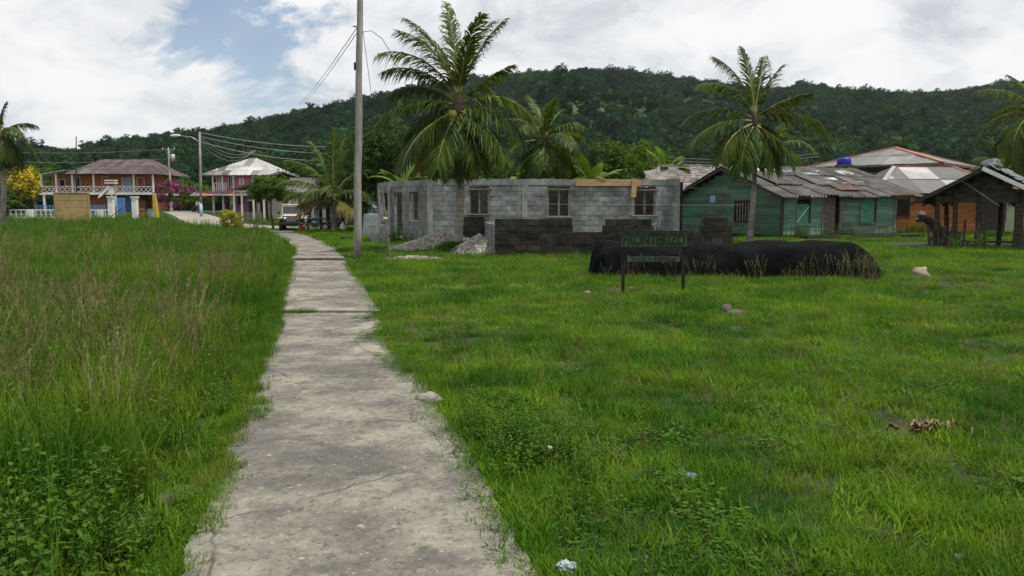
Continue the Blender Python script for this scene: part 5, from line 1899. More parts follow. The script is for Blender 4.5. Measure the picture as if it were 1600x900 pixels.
def make_fence():
    Y = 80.0
    zg = gz(Y)
    root = thing('white_fence', 'white pipe fence with square posts before the balcony house', 'fence', (0, Y, zg))
    x0, x1 = P(-30, 322, Y).x, P(172, 322, Y).x
    zt = P(80, 328, Y).z - zg
    MB().bar((x0, 0, zt), (x1, 0, zt), 0.09, 0.11).obj('rail', M['white'], root)
    MB().bar((x0, 0, zt * 0.45), (x1, 0, zt * 0.45), 0.04, 0.05).obj('rail', M['white'], root)
    MB().box(((x0 + x1) / 2, 0.1, 0.09), (x1 - x0, 0.3, 0.2)).obj('kerb', M['white'], root)
    n = 26
    for k in range(n + 1):
        x = x0 + (x1 - x0) * k / n
        if k % 7 == 3:
            MB().box((x, -0.05, zt * 0.52), (0.5, 0.42, zt * 1.04)).obj('pillar', M['white'], root)
        else:
            MB().box((x, 0, zt / 2), (0.07, 0.07, zt - 0.03)).obj('post', M['white'], root)
    return root


make_fence()
bf = thing('blue_fence', 'low blue picket fence in front of the balcony house porch', 'fence', (P(55, 322, 96).x, 96, gz(96)))
for zz in (0.35, 0.95):
    MB().bar((0, 0.04, zz), (8.8, 0.04, zz), 0.05, 0.08).obj('rail', M['blue'], bf)
for k in range(23):
    MB().box((0.2 + k * 0.38, 0, 0.55), (0.16, 0.04, 1.1)).obj('picket', M['blue'], bf)
for i, px in enumerate((174, 211)):
    Y = 78
    g_ = thing('gate_pillar', ['left of the two white pillars flanking the gate', 'right of the two white pillars flanking the gate'][i], 'pillar', (P(px, 322, Y).x, Y, gz(Y)), 0, 'white gate pillars')
    h = P(px, 309, Y).z - gz(Y)
    MB().box((0, 0, h / 2), (0.46, 0.46, h)).obj('shaft', M['white'], g_)
    MB().box((0, 0, h + 0.06), (0.6, 0.6, 0.12)).obj('cap', M['white'], g_)
Y = 84
s_ = thing('gate_sign', 'post with white boards and flat lamp between the gate pillars', 'sign', (P(182, 322, Y).x, Y, gz(Y)))
zz = lambda py: P(180, py, Y).z - gz(Y)
MB().tube([(0, 0, -0.1), (0, 0, zz(281))], 0.07, 8).obj('post', M['metal'], s_)
MB().box((-0.4, -0.08, zz(297)), (0.6, 0.06, 0.62)).obj('board', M['white'], s_)
MB().box((-0.15, -0.08, zz(316)), (0.5, 0.06, 0.9)).obj('board', M['sky_blue'], s_)
for q in (282, 286):
    MB().box((-0.45, 0, zz(q)), (1.2, 0.4, 0.12)).obj('lamp', M['white'], s_)
bd_ = thing('blue_door_panel', 'upright blue panelled gate leaf between the white pillars', 'gate', (P(188, 322, 86).x, 86, gz(86)))
for k in range(3):
    MB().box((-0.3 + 0.32 * k, 0, 1.0), (0.3, 0.05, 2.0)).obj('board', M['blue'], bd_)
MB().box((0, 0.05, 1.9), (1.0, 0.05, 0.1)).obj('brace', M['sky_blue'], bd_)
ds = thing('satellite_dish', 'grey satellite dish tilted skyward before the balcony house', 'satellite dish', (P(166, 322, 88).x, 88, gz(88)))
MB().tube([(0, 0, 0), (0, 0, P(160, 308, 88).z - gz(88))], 0.06, 8).obj('mount', M['dark_metal'], ds)
vs, fs = [], []
for j in range(7):
    for i in range(20):
        r = 0.85 * j / 6
        vs.append((r * cos(i * pi / 10), r * sin(i * pi / 10), 0.28 * (r / 0.85) ** 2))
for j in range(6):
    for i in range(20):
        fs.append((j * 20 + i, j * 20 + (i + 1) % 20, (j + 1) * 20 + (i + 1) % 20, (j + 1) * 20 + i))
o = MB().add(vs, fs).obj('dish', M['metal'], ds, True, (0, 0, P(160, 303, 88).z - gz(88)))
o.rotation_euler = (0.5, -0.75, 0)
md = o.modifiers.new('thick', 'SOLIDIFY')
md.thickness = 0.02
lp = thing('leaning_plank', 'dark plank leaning against the left gate pillar', 'plank', (P(166, 322, 76.5).x, 76.5, gz(76.5)))
MB().bar((0, 0, 0.02), P(196, 321, 77) - lp.location, 0.16, 0.06).obj('plank', M['bark'], lp)
ys_ = thing('closed_parasol', 'folded yellow parasol standing upright beside the street', 'parasol', (P(244, 322, 78).x, 78, gz(78)))
h = P(244, 304, 78).z - gz(78)
MB().tube([(0, 0, 0), (0, 0, h)], 0.03, 6).obj('pole', M['white'], ys_)
pts, rad = [], []
mb = MB()
n = 16
vs, fs = [], []
for j in range(7):
    t_ = j / 6
    for i in range(n):
        a = 2 * pi * i / n
        r = (0.24 - 0.19 * t_) * (1 + (0.16 if i % 2 else -0.1))
        vs.append((r * cos(a), r * sin(a), 0.18 + (h - 0.2) * t_))
for j in range(6):
    for i in range(n):
        fs.append((j * n + i, j * n + (i + 1) % n, (j + 1) * n + (i + 1) % n, (j + 1) * n + i))
MB().add(vs, fs).obj('canopy', M['yellow'], ys_)
MB().tube([(0, 0, -0.02), (0, 0, 0.1)], 0.3, 12).obj('base', M['beam'], ys_)
for i, (px, mt) in enumerate(((221, 'orange_board'), (236, 'sky_blue'))):
    Y = 82
    br = thing('planter', ['small terracotta coloured tub by the gate pillar', 'pale blue tub left of the folded parasol'][i], 'tub', (P(px, 322, Y).x, Y, gz(Y)))
    MB().tube([(0, 0, 0), (0, 0, 0.75), (0, 0, 0.8)], [0.3, 0.42, 0.46], 12).obj('pot', M[mt], br)
    blob(MB(), (0, 0, 0.82), (0.38, 0.38, 0.12), i, 2, 0.4).obj('soil', M['mud'], br)

# ------------------------------------------------------------------ pink house and its neighbours
def make_pink_house():
    Y = 100.0
    zg = gz(Y)
    k = Y / FPX
    x0 = P(331, 322, Y).x
    root = thing('pink_house', 'two storey magenta house with pale hip roof and balcony', 'house', (x0, Y, zg))
    lx = lambda px: (px - 331) * k
    lz = lambda py: P(380, py, Y).z - zg
    zfl, ze = lz(299), lz(274)
    W, dp = lx(424), 8.0
    MB().box((W / 2 + 0.9, dp / 2 + 1.7, zfl / 2), (W - 1.6, dp, zfl)).obj('lower_wall', M['pale_pink'], root)
    MB().box((W / 2 + 0.7, dp / 2 + 0.4, (zfl + ze) / 2), (W - 1.2, dp, ze - zfl - 0.01)).obj('upper_wall', M['pink'], root)
    MB().box((W / 2 - 0.3, dp / 2 + 0.5, zfl - 0.09), (W + 0.6, dp + 1.6, 0.18)).obj('balcony_floor', M['pale_pink'], root)
    for px in (334, 349, 366, 396, 421):
        MB().box((lx(px), 0, (zfl + ze) / 2), (0.18, 0.18, ze - zfl)).obj('post', M['white'], root)
        MB().box((lx(px), 0, zfl / 2 - 0.09), (0.2, 0.2, zfl - 0.2)).obj('post', M['cream'], root)
    for a_, b_ in ((334, 349), (349, 356)):
        r = MB()
        r.bar((lx(a_) + 0.1, 0, zfl + 1.0), (lx(b_) - 0.1, 0, zfl + 1.0), 0.09, 0.09)
        q = r.obj('railing', M['white'], root)
        bl = MB()
        n = int((lx(b_) - lx(a_)) / 0.24)
        for i in range(n):
            bl.box((lx(a_) + 0.2 + 0.24 * i, 0, zfl + 0.5), (0.09, 0.05, 0.96))
        bl.obj('balusters', M['white'], q)
    yw = 0.4
    for (p0, p1, y0, y1, nm, mt) in ((338, 347, 276, 297, 'door', 'pale_pink'), (356.5, 364.5, 278, 291, 'window', 'dark_inside'), (372, 382, 277, 289, 'window', 'cream'), (400, 409, 277, 290, 'window', 'cream')):
        d_ = MB().box(((lx(p0) + lx(p1)) / 2, yw - 0.01, (lz(y0) + lz(y1)) / 2), (lx(p1) - lx(p0), 0.08, lz(y0) - lz(y1))).obj(nm, M[mt], root)
        f = MB()
        for xx in (lx(p0), (lx(p0) + lx(p1)) / 2, lx(p1)):
            f.box((xx, yw - 0.05, (lz(y0) + lz(y1)) / 2), (0.09, 0.1, lz(y0) - lz(y1)))
        f.obj('frame', M['pink' if mt == 'cream' else 'cream'], d_)
    for (p0, p1, mt, y0) in ((340, 346, 'dark_inside', 307), (352, 362, 'white', 303), (365, 372, 'dark_inside', 306)):
        d_ = MB().box(((lx(p0) + lx(p1)) / 2, 1.68, (lz(y0) + 0.1) / 2), (lx(p1) - lx(p0), 0.1, lz(y0) - 0.1)).obj('door', M[mt], root)
        MB().box(((lx(p0) + lx(p1)) / 2, 1.62, 0.6), (lx(p1) - lx(p0) - 0.1, 0.06, 1.0)).obj('lower_panel', M['pink' if mt == 'white' else 'pale_pink'], d_)
    # awning between the storeys
    roof_slope(root, (lx(304), -1.6, zfl - 0.55), (1, 0, 0), (0, 1.8, 0.42), lx(425) - lx(304), 1.85, 0, 0, 0.9, 'roof_white', 0.3, 0.03, 111, 4, ['roof_white', 'roof_pale', 'red_ridge'], per=4)
    # hip roof
    xa, xb = lx(316), lx(440)
    yf, yb = -0.9, dp + 2.6
    run = (yb - yf) / 2
    zr = P(380, 248, Y + run).z - zg
    Hs = sqrt(run ** 2 + (zr - ze) ** 2)
    ra, rb = lx(377), lx(383)
    kw = dict(pitch=0.3, amp=0.04, per=4)
    roof_slope(root, (xa, yf, ze), (1, 0, 0), (0, run, zr - ze), xb - xa, Hs, ra - xa, xb - rb, 0.9, 'roof_white', seed=112, row=2.0, mats=['roof_white'] * 5 + ['roof_grey', 'roof_pale'], **kw)
    roof_slope(root, (xb, yb, ze), (-1, 0, 0), (0, -run, zr - ze), xb - xa, Hs, xb - rb, ra - xa, 0.9, 'roof_white', seed=113, row=6, **kw)
    roof_slope(root, (xa, yb, ze), (0, -1, 0), (ra - xa, 0, zr - ze), yb - yf, sqrt((ra - xa) ** 2 + (zr - ze) ** 2), run, run, 0.9, 'roof_white', seed=114, row=6, **kw)
    roof_slope(root, (xb, yf, ze), (0, 1, 0), (-(xb - rb), 0, zr - ze), yb - yf, sqrt((xb - rb) ** 2 + (zr - ze) ** 2), run, run, 0.9, 'roof_white', seed=115, row=6, **kw)
    MB().box(((ra + rb) / 2, yf + run, zr + 0.2), (0.5, 0.5, 0.5)).obj('finial', M['dark_metal'], root)


make_pink_house()


def make_porch_house():
    Y = 74.0
    zg = gz(Y)
    x0 = P(366, 322, Y).x
    k = Y / FPX
    root = thing('porch_house', 'low house with dark sloping roof and open porch before the pink house', 'house', (x0, Y, zg))
    lx = lambda px: (px - 366) * k
    lz = lambda py: P(400, py, Y).z - zg
    ze, zr = lz(297), lz(270)
    half = lx(445)
    sl = sqrt(half ** 2 + (zr - ze) ** 2)
    roof_slope(root, (0, 8, ze), (0, -1, 0), (half, 0, zr - ze), 8.6, sl, sw=0.9, mat='roof_grey', seed=121, pitch=0.2, amp=0.03, row=2.6, mats=['roof_grey', 'roof_grey', 'red_ridge'])
    roof_slope(root, (half * 2, -0.6, ze), (0, 1, 0), (-half, 0, zr - ze), 8.6, sl, sw=0.9, mat='roof_grey', seed=122, pitch=0.2, amp=0.03, row=2.6)
    MB().bar((0, -0.62, ze - 0.02), (half, -0.62, zr - 0.02), 0.05, 0.16).obj('barge_board', M['old_wood'], root)
    MB().bar((0.2, -0.3, ze - 0.1), (half * 2 - 0.2, -0.3, ze - 0.1), 0.1, 0.14).obj('beam', M['cream'], root)
    for px in (368, 380, 398, 414, 460):
        MB().box((lx(px), -0.3, (ze - 0.15) / 2), (0.16, 0.16, ze - 0.18)).obj('post', M['cream'], root)
    MB().box((half + 0.3, 5.0, ze / 2), (half * 2 - 1.6, 6.0, ze - 0.2)).obj('wall', M['cream'], root)
    for px in (384, 402):
        d_ = MB().box((lx(px), 1.97, 0.95), (0.7, 0.08, 1.8)).obj('door', M['dark_inside'], root)
        MB().box((lx(px), 1.95, 1.9), (0.9, 0.08, 0.1)).obj('frame', M['white'], d_)
    # slatted porch wall
    for i in range(14):
        MB().box((lx(371) + 0.1 + i * 0.165, -0.32, 0.42), (0.14, 0.03, 0.8)).obj('slat', M['old_wood'], root)


make_porch_house()


def make_column_house():
    Y = 62.0
    zg = gz(Y)
    x0 = P(448, 322, Y).x
    k = Y / FPX
    root = thing('column_house', 'shaded house with white porch columns behind the parked jeep', 'house', (x0, Y, zg))
    lx = lambda px: (px - 448) * k
    L = lx(566)
    MB().box((L / 2, 4.5, 1.3), (L, 5, 2.6)).obj('wall', M['sky_blue'], root)
    for i, px in enumerate((452, 462, 473, 488, 505, 522, 540, 560)):
        MB().box((lx(px), 0.3, 1.25), (0.26, 0.26, 2.5)).obj('column', M['cream'], root)
    for i, px in enumerate((467, 497, 532)):
        d_ = MB().box((lx(px), 1.96, 1.1), (0.8, 0.08, 2.0)).obj('door', M['dark_inside'], root)
        MB().box((lx(px), 1.95, 2.15), (1.0, 0.08, 0.1)).obj('frame', M['white'], d_)
    roof_slope(root, (-0.5, -0.5, 2.55), (1, 0, 0), (0, 3.6, 1.2), L + 1, 3.8, sw=0.9, mat='roof_grey', seed=131, pitch=0.2, amp=0.03, row=2.2)
    roof_slope(root, (L + 0.5, 6.9, 2.55), (-1, 0, 0), (0, -3.6, 1.2), L + 1, 3.8, sw=0.9, mat='roof_grey', seed=132, pitch=0.2, amp=0.03, row=4)


make_column_house()

# ------------------------------------------------------------------ jeep, motorcycles, small things near it
def wheel(parent, c, r, w, axis='y', rimmat='cream'):
    vs, fs = [], []
    n = 20
    prof = [(r * 0.55, -w / 2), (r * 0.92, -w / 2), (r, -w * 0.3), (r, w * 0.3), (r * 0.92, w / 2), (r * 0.55, w / 2)]
    for i in range(n):
        a = 2 * pi * i / n
        for (rr_, ww) in prof:
            vs.append((rr_ * cos(a), ww, rr_ * sin(a)) if axis == 'y' else (ww, rr_ * cos(a), rr_ * sin(a)))
    m = len(prof)
    for i in range(n):
        for j in range(m):
            fs.append((i * m + j, i * m + (j + 1) % m, ((i + 1) % n) * m + (j + 1) % m, ((i + 1) % n) * m + j))
    t = MB().add(vs, fs).obj('wheel', M['tyre'], parent, True, c)
    ax = V((0, 1, 0)) if axis == 'y' else V((1, 0, 0))
    MB().tube([-ax * w * 0.35, -ax * w * 0.2, ax * w * 0.2, ax * w * 0.35], [r * 0.3, r * 0.57, r * 0.57, r * 0.3], 14).obj('rim', M[rimmat], t)
    return t


def bevel_obj(o, w=0.05, s=2):
    md = o.modifiers.new('bevel', 'BEVEL')
    md.width = w
    md.segments = s
    md.limit_method = 'ANGLE'
    return o


def make_jeep():
    c = G(459, 361)
    root = thing('parked_jeep', 'cream open jeep parked with its bonnet facing the path', 'car', c, radians(-79))
    # local +x forward
    bevel_obj(MB().box((-0.35, 0, 0.78), (2.5, 1.45, 0.5)).obj('body', M['car_paint'], root), 0.08)
    hd = MB()
    hd.add([(0.75, -0.66, 0.62), (1.72, -0.5, 0.62), (1.72, 0.5, 0.62), (0.75, 0.66, 0.62), (0.75, -0.62, 1.12), (1.70, -0.48, 1.02), (1.70, 0.48, 1.02), (0.75, 0.62, 1.12)],
           [(3, 2, 1, 0), (4, 5, 6, 7), (0, 1, 5, 4), (1, 2, 6, 5), (2, 3, 7, 6), (3, 0, 4, 7)])
    bevel_obj(hd.obj('hood', M['car_paint'], root), 0.06)
    gr = bevel_obj(MB().box((1.74, 0, 0.78), (0.06, 1.0, 0.42)).obj('grille', M['dark_metal'], root), 0.03)
    for k in range(7):
        MB().box((1.775, -0.24 + 0.08 * k, 0.79), (0.012, 0.03, 0.30)).obj('bar', M['metal'], gr)
    for s in (-1, 1):
        MB().tube([(1.76, s * 0.38, 0.84), (1.80, s * 0.38, 0.84)], 0.09, 14).obj('headlight', M['white'], root, True)
        bevel_obj(MB().box((1.28, s * 0.66, 0.86), (0.95, 0.32, 0.07)).obj('fender', M['car_paint'], root), 0.03)
        bevel_obj(MB().box((1.28, s * 0.58, 0.70), (0.3, 0.05, 0.3)).obj('fender_skirt', M['dark_metal'], root), 0.02)
        wheel(root, (1.25, s * 0.66, 0.38), 0.38, 0.22)
        wheel(root, (-0.95, s * 0.66, 0.38), 0.38, 0.22)
        MB().bar((0.70, s * 0.62, 1.08), (0.58, s * 0.60, 1.60), 0.05, 0.05).obj('windshield_post', M['car_paint'], root)
        MB().bar((-1.3, s * 0.62, 1.0), (-1.25, s * 0.6, 1.68), 0.05, 0.05).obj('roof_post', M['dark_metal'], root)
        MB().box((0.45, s * 0.86, 1.18), (0.03, 0.16, 0.12)).obj('mirror', M['dark_metal'], root)
    ws = MB().bar((0.58, -0.62, 1.60), (0.58, 0.62, 1.60), 0.05, 0.06).obj('windshield', M['car_paint'], root)
    MB().quad((0.70, -0.6, 1.10), (0.70, 0.6, 1.10), (0.585, 0.58, 1.57), (0.585, -0.58, 1.57)).obj('pane', M['glass'], ws)
    bevel_obj(MB().box((-0.35, 0, 1.68), (1.95, 1.36, 0.07)).obj('canvas_top', M['cream'], root), 0.03)
    bevel_obj(MB().box((1.86, 0, 0.52), (0.14, 1.5, 0.16)).obj('bumper', M['dark_metal'], root), 0.03)
    bevel_obj(MB().box((-0.2, 0, 1.08), (0.5, 1.2, 0.35)).obj('seat', M['dark_inside'], root), 0.06)
    MB().box((0.2, 0, 0.45), (3.0, 0.8, 0.14)).obj('chassis', M['dark_metal'], root)


make_jeep()


def make_motorcycle(label, pos, rz, mat):
    root = thing('motorcycle', label, 'motorcycle', pos, rz, 'motorcycles parked under the young palm')
    wheel(root, (0.62, 0, 0.3), 0.30, 0.09, 'y', 'metal')
    wheel(root, (-0.62, 0, 0.3), 0.30, 0.11, 'y', 'metal')
    f = MB()
    f.tube([(-0.62, 0.06, 0.3), (-0.1, 0.06, 0.38), (0.35, 0.03, 0.78)], 0.025, 6)
    f.tube([(-0.62, -0.06, 0.3), (-0.35, -0.06, 0.7), (0.35, -0.03, 0.78)], 0.025, 6)
    f.obj('frame', M['dark_metal'], root)
    fk = MB()
    for s in (-0.07, 0.07):
        fk.tube([(0.62, s, 0.3), (0.42, s, 0.88)], 0.025, 6)
    fk.obj('fork', M['metal'], root)
    blob(MB(), (0.12, 0, 0.80), (0.27, 0.13, 0.12), 2, 3, 0.06).obj('tank', M[mat], root, True)
    bevel_obj(MB().box((-0.38, 0, 0.80), (0.62, 0.2, 0.09)).obj('seat', M['tyre'], root), 0.03)
    MB().tube([(0.33, -0.36, 1.0), (0.40, -0.2, 1.0), (0.42, 0, 0.92), (0.40, 0.2, 1.0), (0.33, 0.36, 1.0)], 0.018, 6).obj('handlebar', M['metal'], root)
    MB().tube([(0.47, 0, 0.86), (0.56, 0, 0.85)], [0.06, 0.09], 12).obj('headlight', M['white'], root)
    bevel_obj(MB().box((-0.02, 0, 0.42), (0.36, 0.24, 0.3)).obj('engine', M['dark_metal'], root), 0.04)
    bevel_obj(MB().box((-0.78, 0, 0.66), (0.34, 0.12, 0.05)).obj('mudguard', M[mat], root), 0.02)
    MB().tube([(0.05, -0.14, 0.3), (-0.75, -0.16, 0.32)], [0.03, 0.05], 8).obj('exhaust', M['metal'], root)


make_motorcycle('motorcycle with dark blue tank parked nearest the red bucket', G(492, 362), radians(200), 'cloth_dark')
make_motorcycle('motorcycle with red tank parked nearest the grey pole', G(528, 361), radians(250), 'red')
bk = thing('red_bucket', 'red plastic bucket on the ground beside the jeep', 'bucket', G(472, 364))
MB().tube([(0, 0, 0), (0, 0, 0.36), (0, 0, 0.40), (0, 0, 0.38), (0, 0, 0.05)], [0.16, 0.21, 0.225, 0.2, 0.14], 16, False).obj('tub', M['red'], bk)
MB().tube([(0.21 * cos(a), 0.02, 0.36 + 0.2 * sin(a)) for a in [pi * i / 10 for i in range(11)]], 0.008, 5).obj('handle', M['metal'], bk)
jg = thing('water_jug', 'white plastic jug standing beside the motorcycles', 'jug', G(536, 362))
MB().tube([(0, 0, 0), (0, 0, 0.05), (0, 0, 0.42), (0, 0, 0.52), (0, 0, 0.6)], [0.15, 0.17, 0.17, 0.07, 0.06], 12).obj('body', M['white'], jg, True)
MB().tube([(0, 0, 0.6), (0, 0, 0.65)], 0.065, 10).obj('cap', M['blue'], jg)
# stacked blue-grey metal sheets leaning by the walls
for i in range(3):
    a = P(566 + i * 2, 322, 41 + i * 0.25)
    o = sheet_patch('metal_sheet', None, 'grey_tarp', (a.x + 0.4, 41.2 + i * 0.25, 0.62), V((1, 0.15, 0)).normalized(), V((0.05, 0.35, 1)).normalized(), 0.85, 1.25, 200 + i, amp=0.01)
    tag(o, ['front sheet of grey metal leaning left of the block walls', 'middle sheet of grey metal leaning left of the block walls', 'rear sheet of grey metal leaning left of the block walls'][i], 'metal sheet', 'metal sheets leaning by the block walls')
for i, (px, py) in enumerate(((542, 377), (592, 380))):
    c = G(px, py)
    w = Wall((c.x - 0.35, c.y), (c.x + 0.35, c.y))
    st = thing('block_stack', ['loose concrete blocks lying on the grass right of the path', 'small stack of concrete blocks by the left wall'][i], 'blocks')
    for r in range(1 if i == 0 else 4):
        for q in range(2):
            w.piece('block', 'black_block' if i == 0 else 'block', 0.02 + q * 0.42 - 0.1 * (r % 2), 0.40 + q * 0.42 - 0.1 * (r % 2), r * 0.2 + 0.005, r * 0.2 + 0.195, -0.16, 0.0, st)


# two people far down the street
def make_person(label, pos, rz, shirt, trousers, stride):
    root = thing('person', label, 'person', pos, rz, None)

    def skin(name, verts, edges, radii, mat, rootv=0):
        me = bpy.data.meshes.new(name)
        me.from_pydata(verts, edges, [])
        o = bpy.data.objects.new(name, me)
        C.objects.link(o)
        sk_ = o.modifiers.new('skin', 'SKIN')
        for i, r in enumerate(radii):
            o.data.skin_vertices[0].data[i].radius = (r, r * 0.85)
        o.data.skin_vertices[0].data[rootv].use_root = True
        ss_ = o.modifiers.new('sub', 'SUBSURF')
        ss_.levels = ss_.render_levels = 1
        dg = bpy.context.evaluated_depsgraph_get()
        m2 = bpy.data.meshes.new_from_object(o.evaluated_get(dg))
        bpy.data.objects.remove(o)
        m2.materials.clear()
        m2.materials.append(M[mat])
        m2.polygons.foreach_set('use_smooth', [True] * len(m2.polygons))
        return link(name, m2, root)
    s = stride
    vb = [(0, 0, .95), (0, 0, 1.15), (0, 0, 1.36), (0, 0, 1.47), (0, 0, 1.55), (0.02, 0, 1.66),
          (0, .19, 1.38), (-.06 * s, .23, 1.12), (.10 * s, .24, .90), (.13 * s, .24, .82), (0, -.19, 1.38), (.06 * s, -.23, 1.12), (.18 * s, -.23, .92), (.22 * s, -.23, .84),
          (0, .1, .90), (.14 * s, .11, .50), (.05 * s, .11, .09), (.17 * s + .04, .11, .04), (0, -.1, .90), (-.08 * s, -.11, .50), (-.28 * s, -.11, .10), (-.16 * s, -.11, .04)]
    eb = [(0, 1), (1, 2), (2, 3), (3, 4), (4, 5), (2, 6), (6, 7), (7, 8), (8, 9), (2, 10), (10, 11), (11, 12), (12, 13), (0, 14), (14, 15), (15, 16), (16, 17), (0, 18), (18, 19), (19, 20), (20, 21)]
    rb = [.14, .13, .14, .055, .085, .08, .06, .045, .035, .04, .06, .045, .035, .04, .09, .06, .04, .04, .09, .06, .04, .04]
    skin('body', vb, eb, rb, 'skin')
    skin('shirt', [vb[0], vb[1], vb[2], (0, 0, 1.42), vb[6], vb[7], vb[10], vb[11]], [(0, 1), (1, 2), (2, 3), (2, 4), (4, 5), (2, 6), (6, 7)], [.165, .155, .165, .08, .08, .065, .08, .065], shirt)
    skin('trousers', [vb[0], vb[14], vb[15], vb[16], vb[18], vb[19], vb[20]], [(0, 1), (1, 2), (2, 3), (0, 4), (4, 5), (5, 6)], [.165, .11, .085, .07, .11, .085, .07], trousers)
    blob(MB(), (-0.015, 0, 1.70), (0.105, 0.095, 0.09), 3, 2, 0.1).obj('hair', M['hair'], root, True)


make_person('person in a pale shirt and dark trousers walking beside the lamp pole', (P(309, 322, 98).x, 98, gz(98)), radians(250), 'cloth_pale', 'cloth_dark', 1)
make_person('person in a red shirt far down the street by the bougainvillea', (P(282, 322, 112).x, 112, gz(112)), radians(80), 'cloth_red', 'cloth_dark', 1)

# ------------------------------------------------------------------ gravel, stones, litter
def make_gravel(label, c, r, h, n, seed):
    rng = random.Random(seed)
    root = MB()
    prof = lambda q: max(0.0, 1 - q) ** 1.05
    N = 26
    vs, fs = [], []
    for j in range(9):
        for i in range(N):
            a = 2 * pi * i / N
            q = j / 8
            e = 1 + 0.16 * nz(cos(a) * 1.3 + seed, sin(a) * 1.3)
            vs.append((c.x + r[0] * q * e * cos(a), c.y + r[1] * q * e * sin(a), h * prof(q) - 0.01))
    for j in range(8):
        for i in range(N):
            fs.append((j * N + i, j * N + (i + 1) % N, (j + 1) * N + (i + 1) % N, (j + 1) * N + i))
    root.add(vs, fs)
    for k in range(n):
        a, q = rng.uniform(0, 6.283), rng.random() ** 0.6 * 1.08
        e = 1 + 0.16 * nz(cos(a) * 1.3 + seed, sin(a) * 1.3)
        s = rng.uniform(0.03, 0.08)
        p = V((c.x + r[0] * q * e * cos(a), c.y + r[1] * q * e * sin(a), h * prof(q) + s * 0.2))
        R = Matrix.Rotation(rng.uniform(0, 6), 3, V((rng.uniform(-1, 1), rng.uniform(-1, 1), rng.uniform(-1, 1))).normalized())
        root.box(p, (s * rng.uniform(0.8, 1.5), s, s * rng.uniform(0.6, 1)), m=R)
    o = root.obj('gravel_pile', M['gravel' if h > 0.2 else 'stone'], None)  # flat spill takes the darker stone colour, standing in for shadow on it
    return tag(o, label, 'gravel', None, 'stuff')


make_gravel('broad pile of grey gravel left of the palm trunk', G(692, 393), (2.25, 1.0), 0.70, 4200, 1)
make_gravel('steeper pile of grey gravel between palm trunk and black wall', V((G(748, 400).x, 26.4, 0)), (1.1, 0.85), 0.66, 2000, 2)
make_gravel('flat spill of grey cement sand before the gravel pile', G(645, 406), (0.9, 0.35), 0.08, 500, 3)

rock('edge_stone', 'pale grey rock lying on the right edge of the path', G(672, 634), (0.115, 0.09, 0.075), 'stone', 61)
rock('lawn_stone', 'smooth blue grey stone on the lawn nearest the camera', G(1081, 752), (0.055, 0.042, 0.035), 'blue_stone', 62, amp=0.15)
rock('lawn_stone', 'small blue grey stone at the lower right of the lawn', G(1497, 876), (0.032, 0.03, 0.024), 'blue_stone', 63, amp=0.15)
rock('tan_rock', 'tan rock on the lawn right of the tarp heap', G(1437, 433), (0.19, 0.15, 0.16), 'tan_stone', 64)
rock('dirt_clod', 'dark dirt clod with a lump on top in the lawn', G(1150, 496), (0.17, 0.13, 0.08), 'mud', 65, cat='dirt')
rock('dark_lump', 'dark round lump resting on the dirt clod', G(1136, 494) + V((0, 0.02, 0.07)), (0.085, 0.08, 0.07), 'mud', 66)
rock('rubble_stone', 'pale stone in the grass between the sign posts', G(1024, 463), (0.1, 0.07, 0.05), 'stone', 67)
rock('rubble_stone', 'pale stone in the grass left of the sign', G(917, 460), (0.07, 0.05, 0.045), 'tan_stone', 68)
rock('rubble_stone', 'small brown stone in the grass right of the sign', G(1112, 455), (0.07, 0.05, 0.045), 'tan_stone', 69)
rock('rubble_stone', 'small tan stone near the left sign post', G(985, 452), (0.06, 0.05, 0.04), 'tan_stone', 70)
rock('concrete_fragment', 'flat grey concrete fragment half buried left of the path', G(290, 782) + V((0, 0, 0.01)), (0.15, 0.15, 0.03), 'mud', 71, amp=0.2, cat='concrete')
rock('joint_stub', 'short concrete stub at the path joint', G(534, 414), (0.16, 0.12, 0.07), 'stone', 72, cat='concrete')
mb = blob(MB(), (0, 0, 0.04), (0.045, 0.035, 0.03), 73, 4, 0.5, 3.2)
tag(mb.obj('plastic_bag', M['plastic_white'], None, False, G(884, 902)), 'crumpled white plastic bag at the bottom edge of the lawn', 'litter')
mb = blob(MB(), (0, 0, 0.02), (0.03, 0.02, 0.018), 74, 3, 0.5, 3)
tag(mb.obj('paper_scrap', M['cream'], None, False, G(855, 722) + V((0, 0, 0.07))), 'white paper scrap in the low weeds beside the path', 'litter')
rng = random.Random(15)
dl = thing('dead_leaf_litter', 'curled brown dead leaves lying on the lawn', 'leaf litter', G(1448, 680))
for k in range(26):
    L_, w_ = rng.uniform(0.04, 0.09), rng.uniform(0.015, 0.028)
    vs, fs = [], []
    for i in range(6):
        t_ = i / 5
        ww = w_ * sin(pi * (0.08 + 0.84 * t_)) ** 0.8
        z = 0.022 * sin(pi * t_) + 0.012 * sin(t_ * 9 + k)
        vs += [(L_ * (t_ - 0.5), -ww, z + 0.025), (L_ * (t_ - 0.5), 0, z), (L_ * (t_ - 0.5), ww, z + 0.03)]
    for i in range(5):
        fs += [(3 * i, 3 * i + 1, 3 * i + 4, 3 * i + 3), (3 * i + 1, 3 * i + 2, 3 * i + 5, 3 * i + 4)]
    o = MB().add(vs, fs).obj('leaf', M['dead_leaf'], dl, True, (rng.gauss(0, 0.10), rng.gauss(0, 0.05), 0.03 + 0.02 * rng.random()))
    o.rotation_euler = (rng.uniform(-0.3, 0.3), rng.uniform(-0.25, 0.25), rng.uniform(0, 6.28))
wp = thing('wood_strip', 'bleached wood strip lying in the grass before the hut', 'plank', G(1473, 395))
MB().bar((-0.55, 0.02, 0.05), (0.5, -0.05, 0.05), 0.07, 0.03).obj('plank', M['old_wood'], wp)

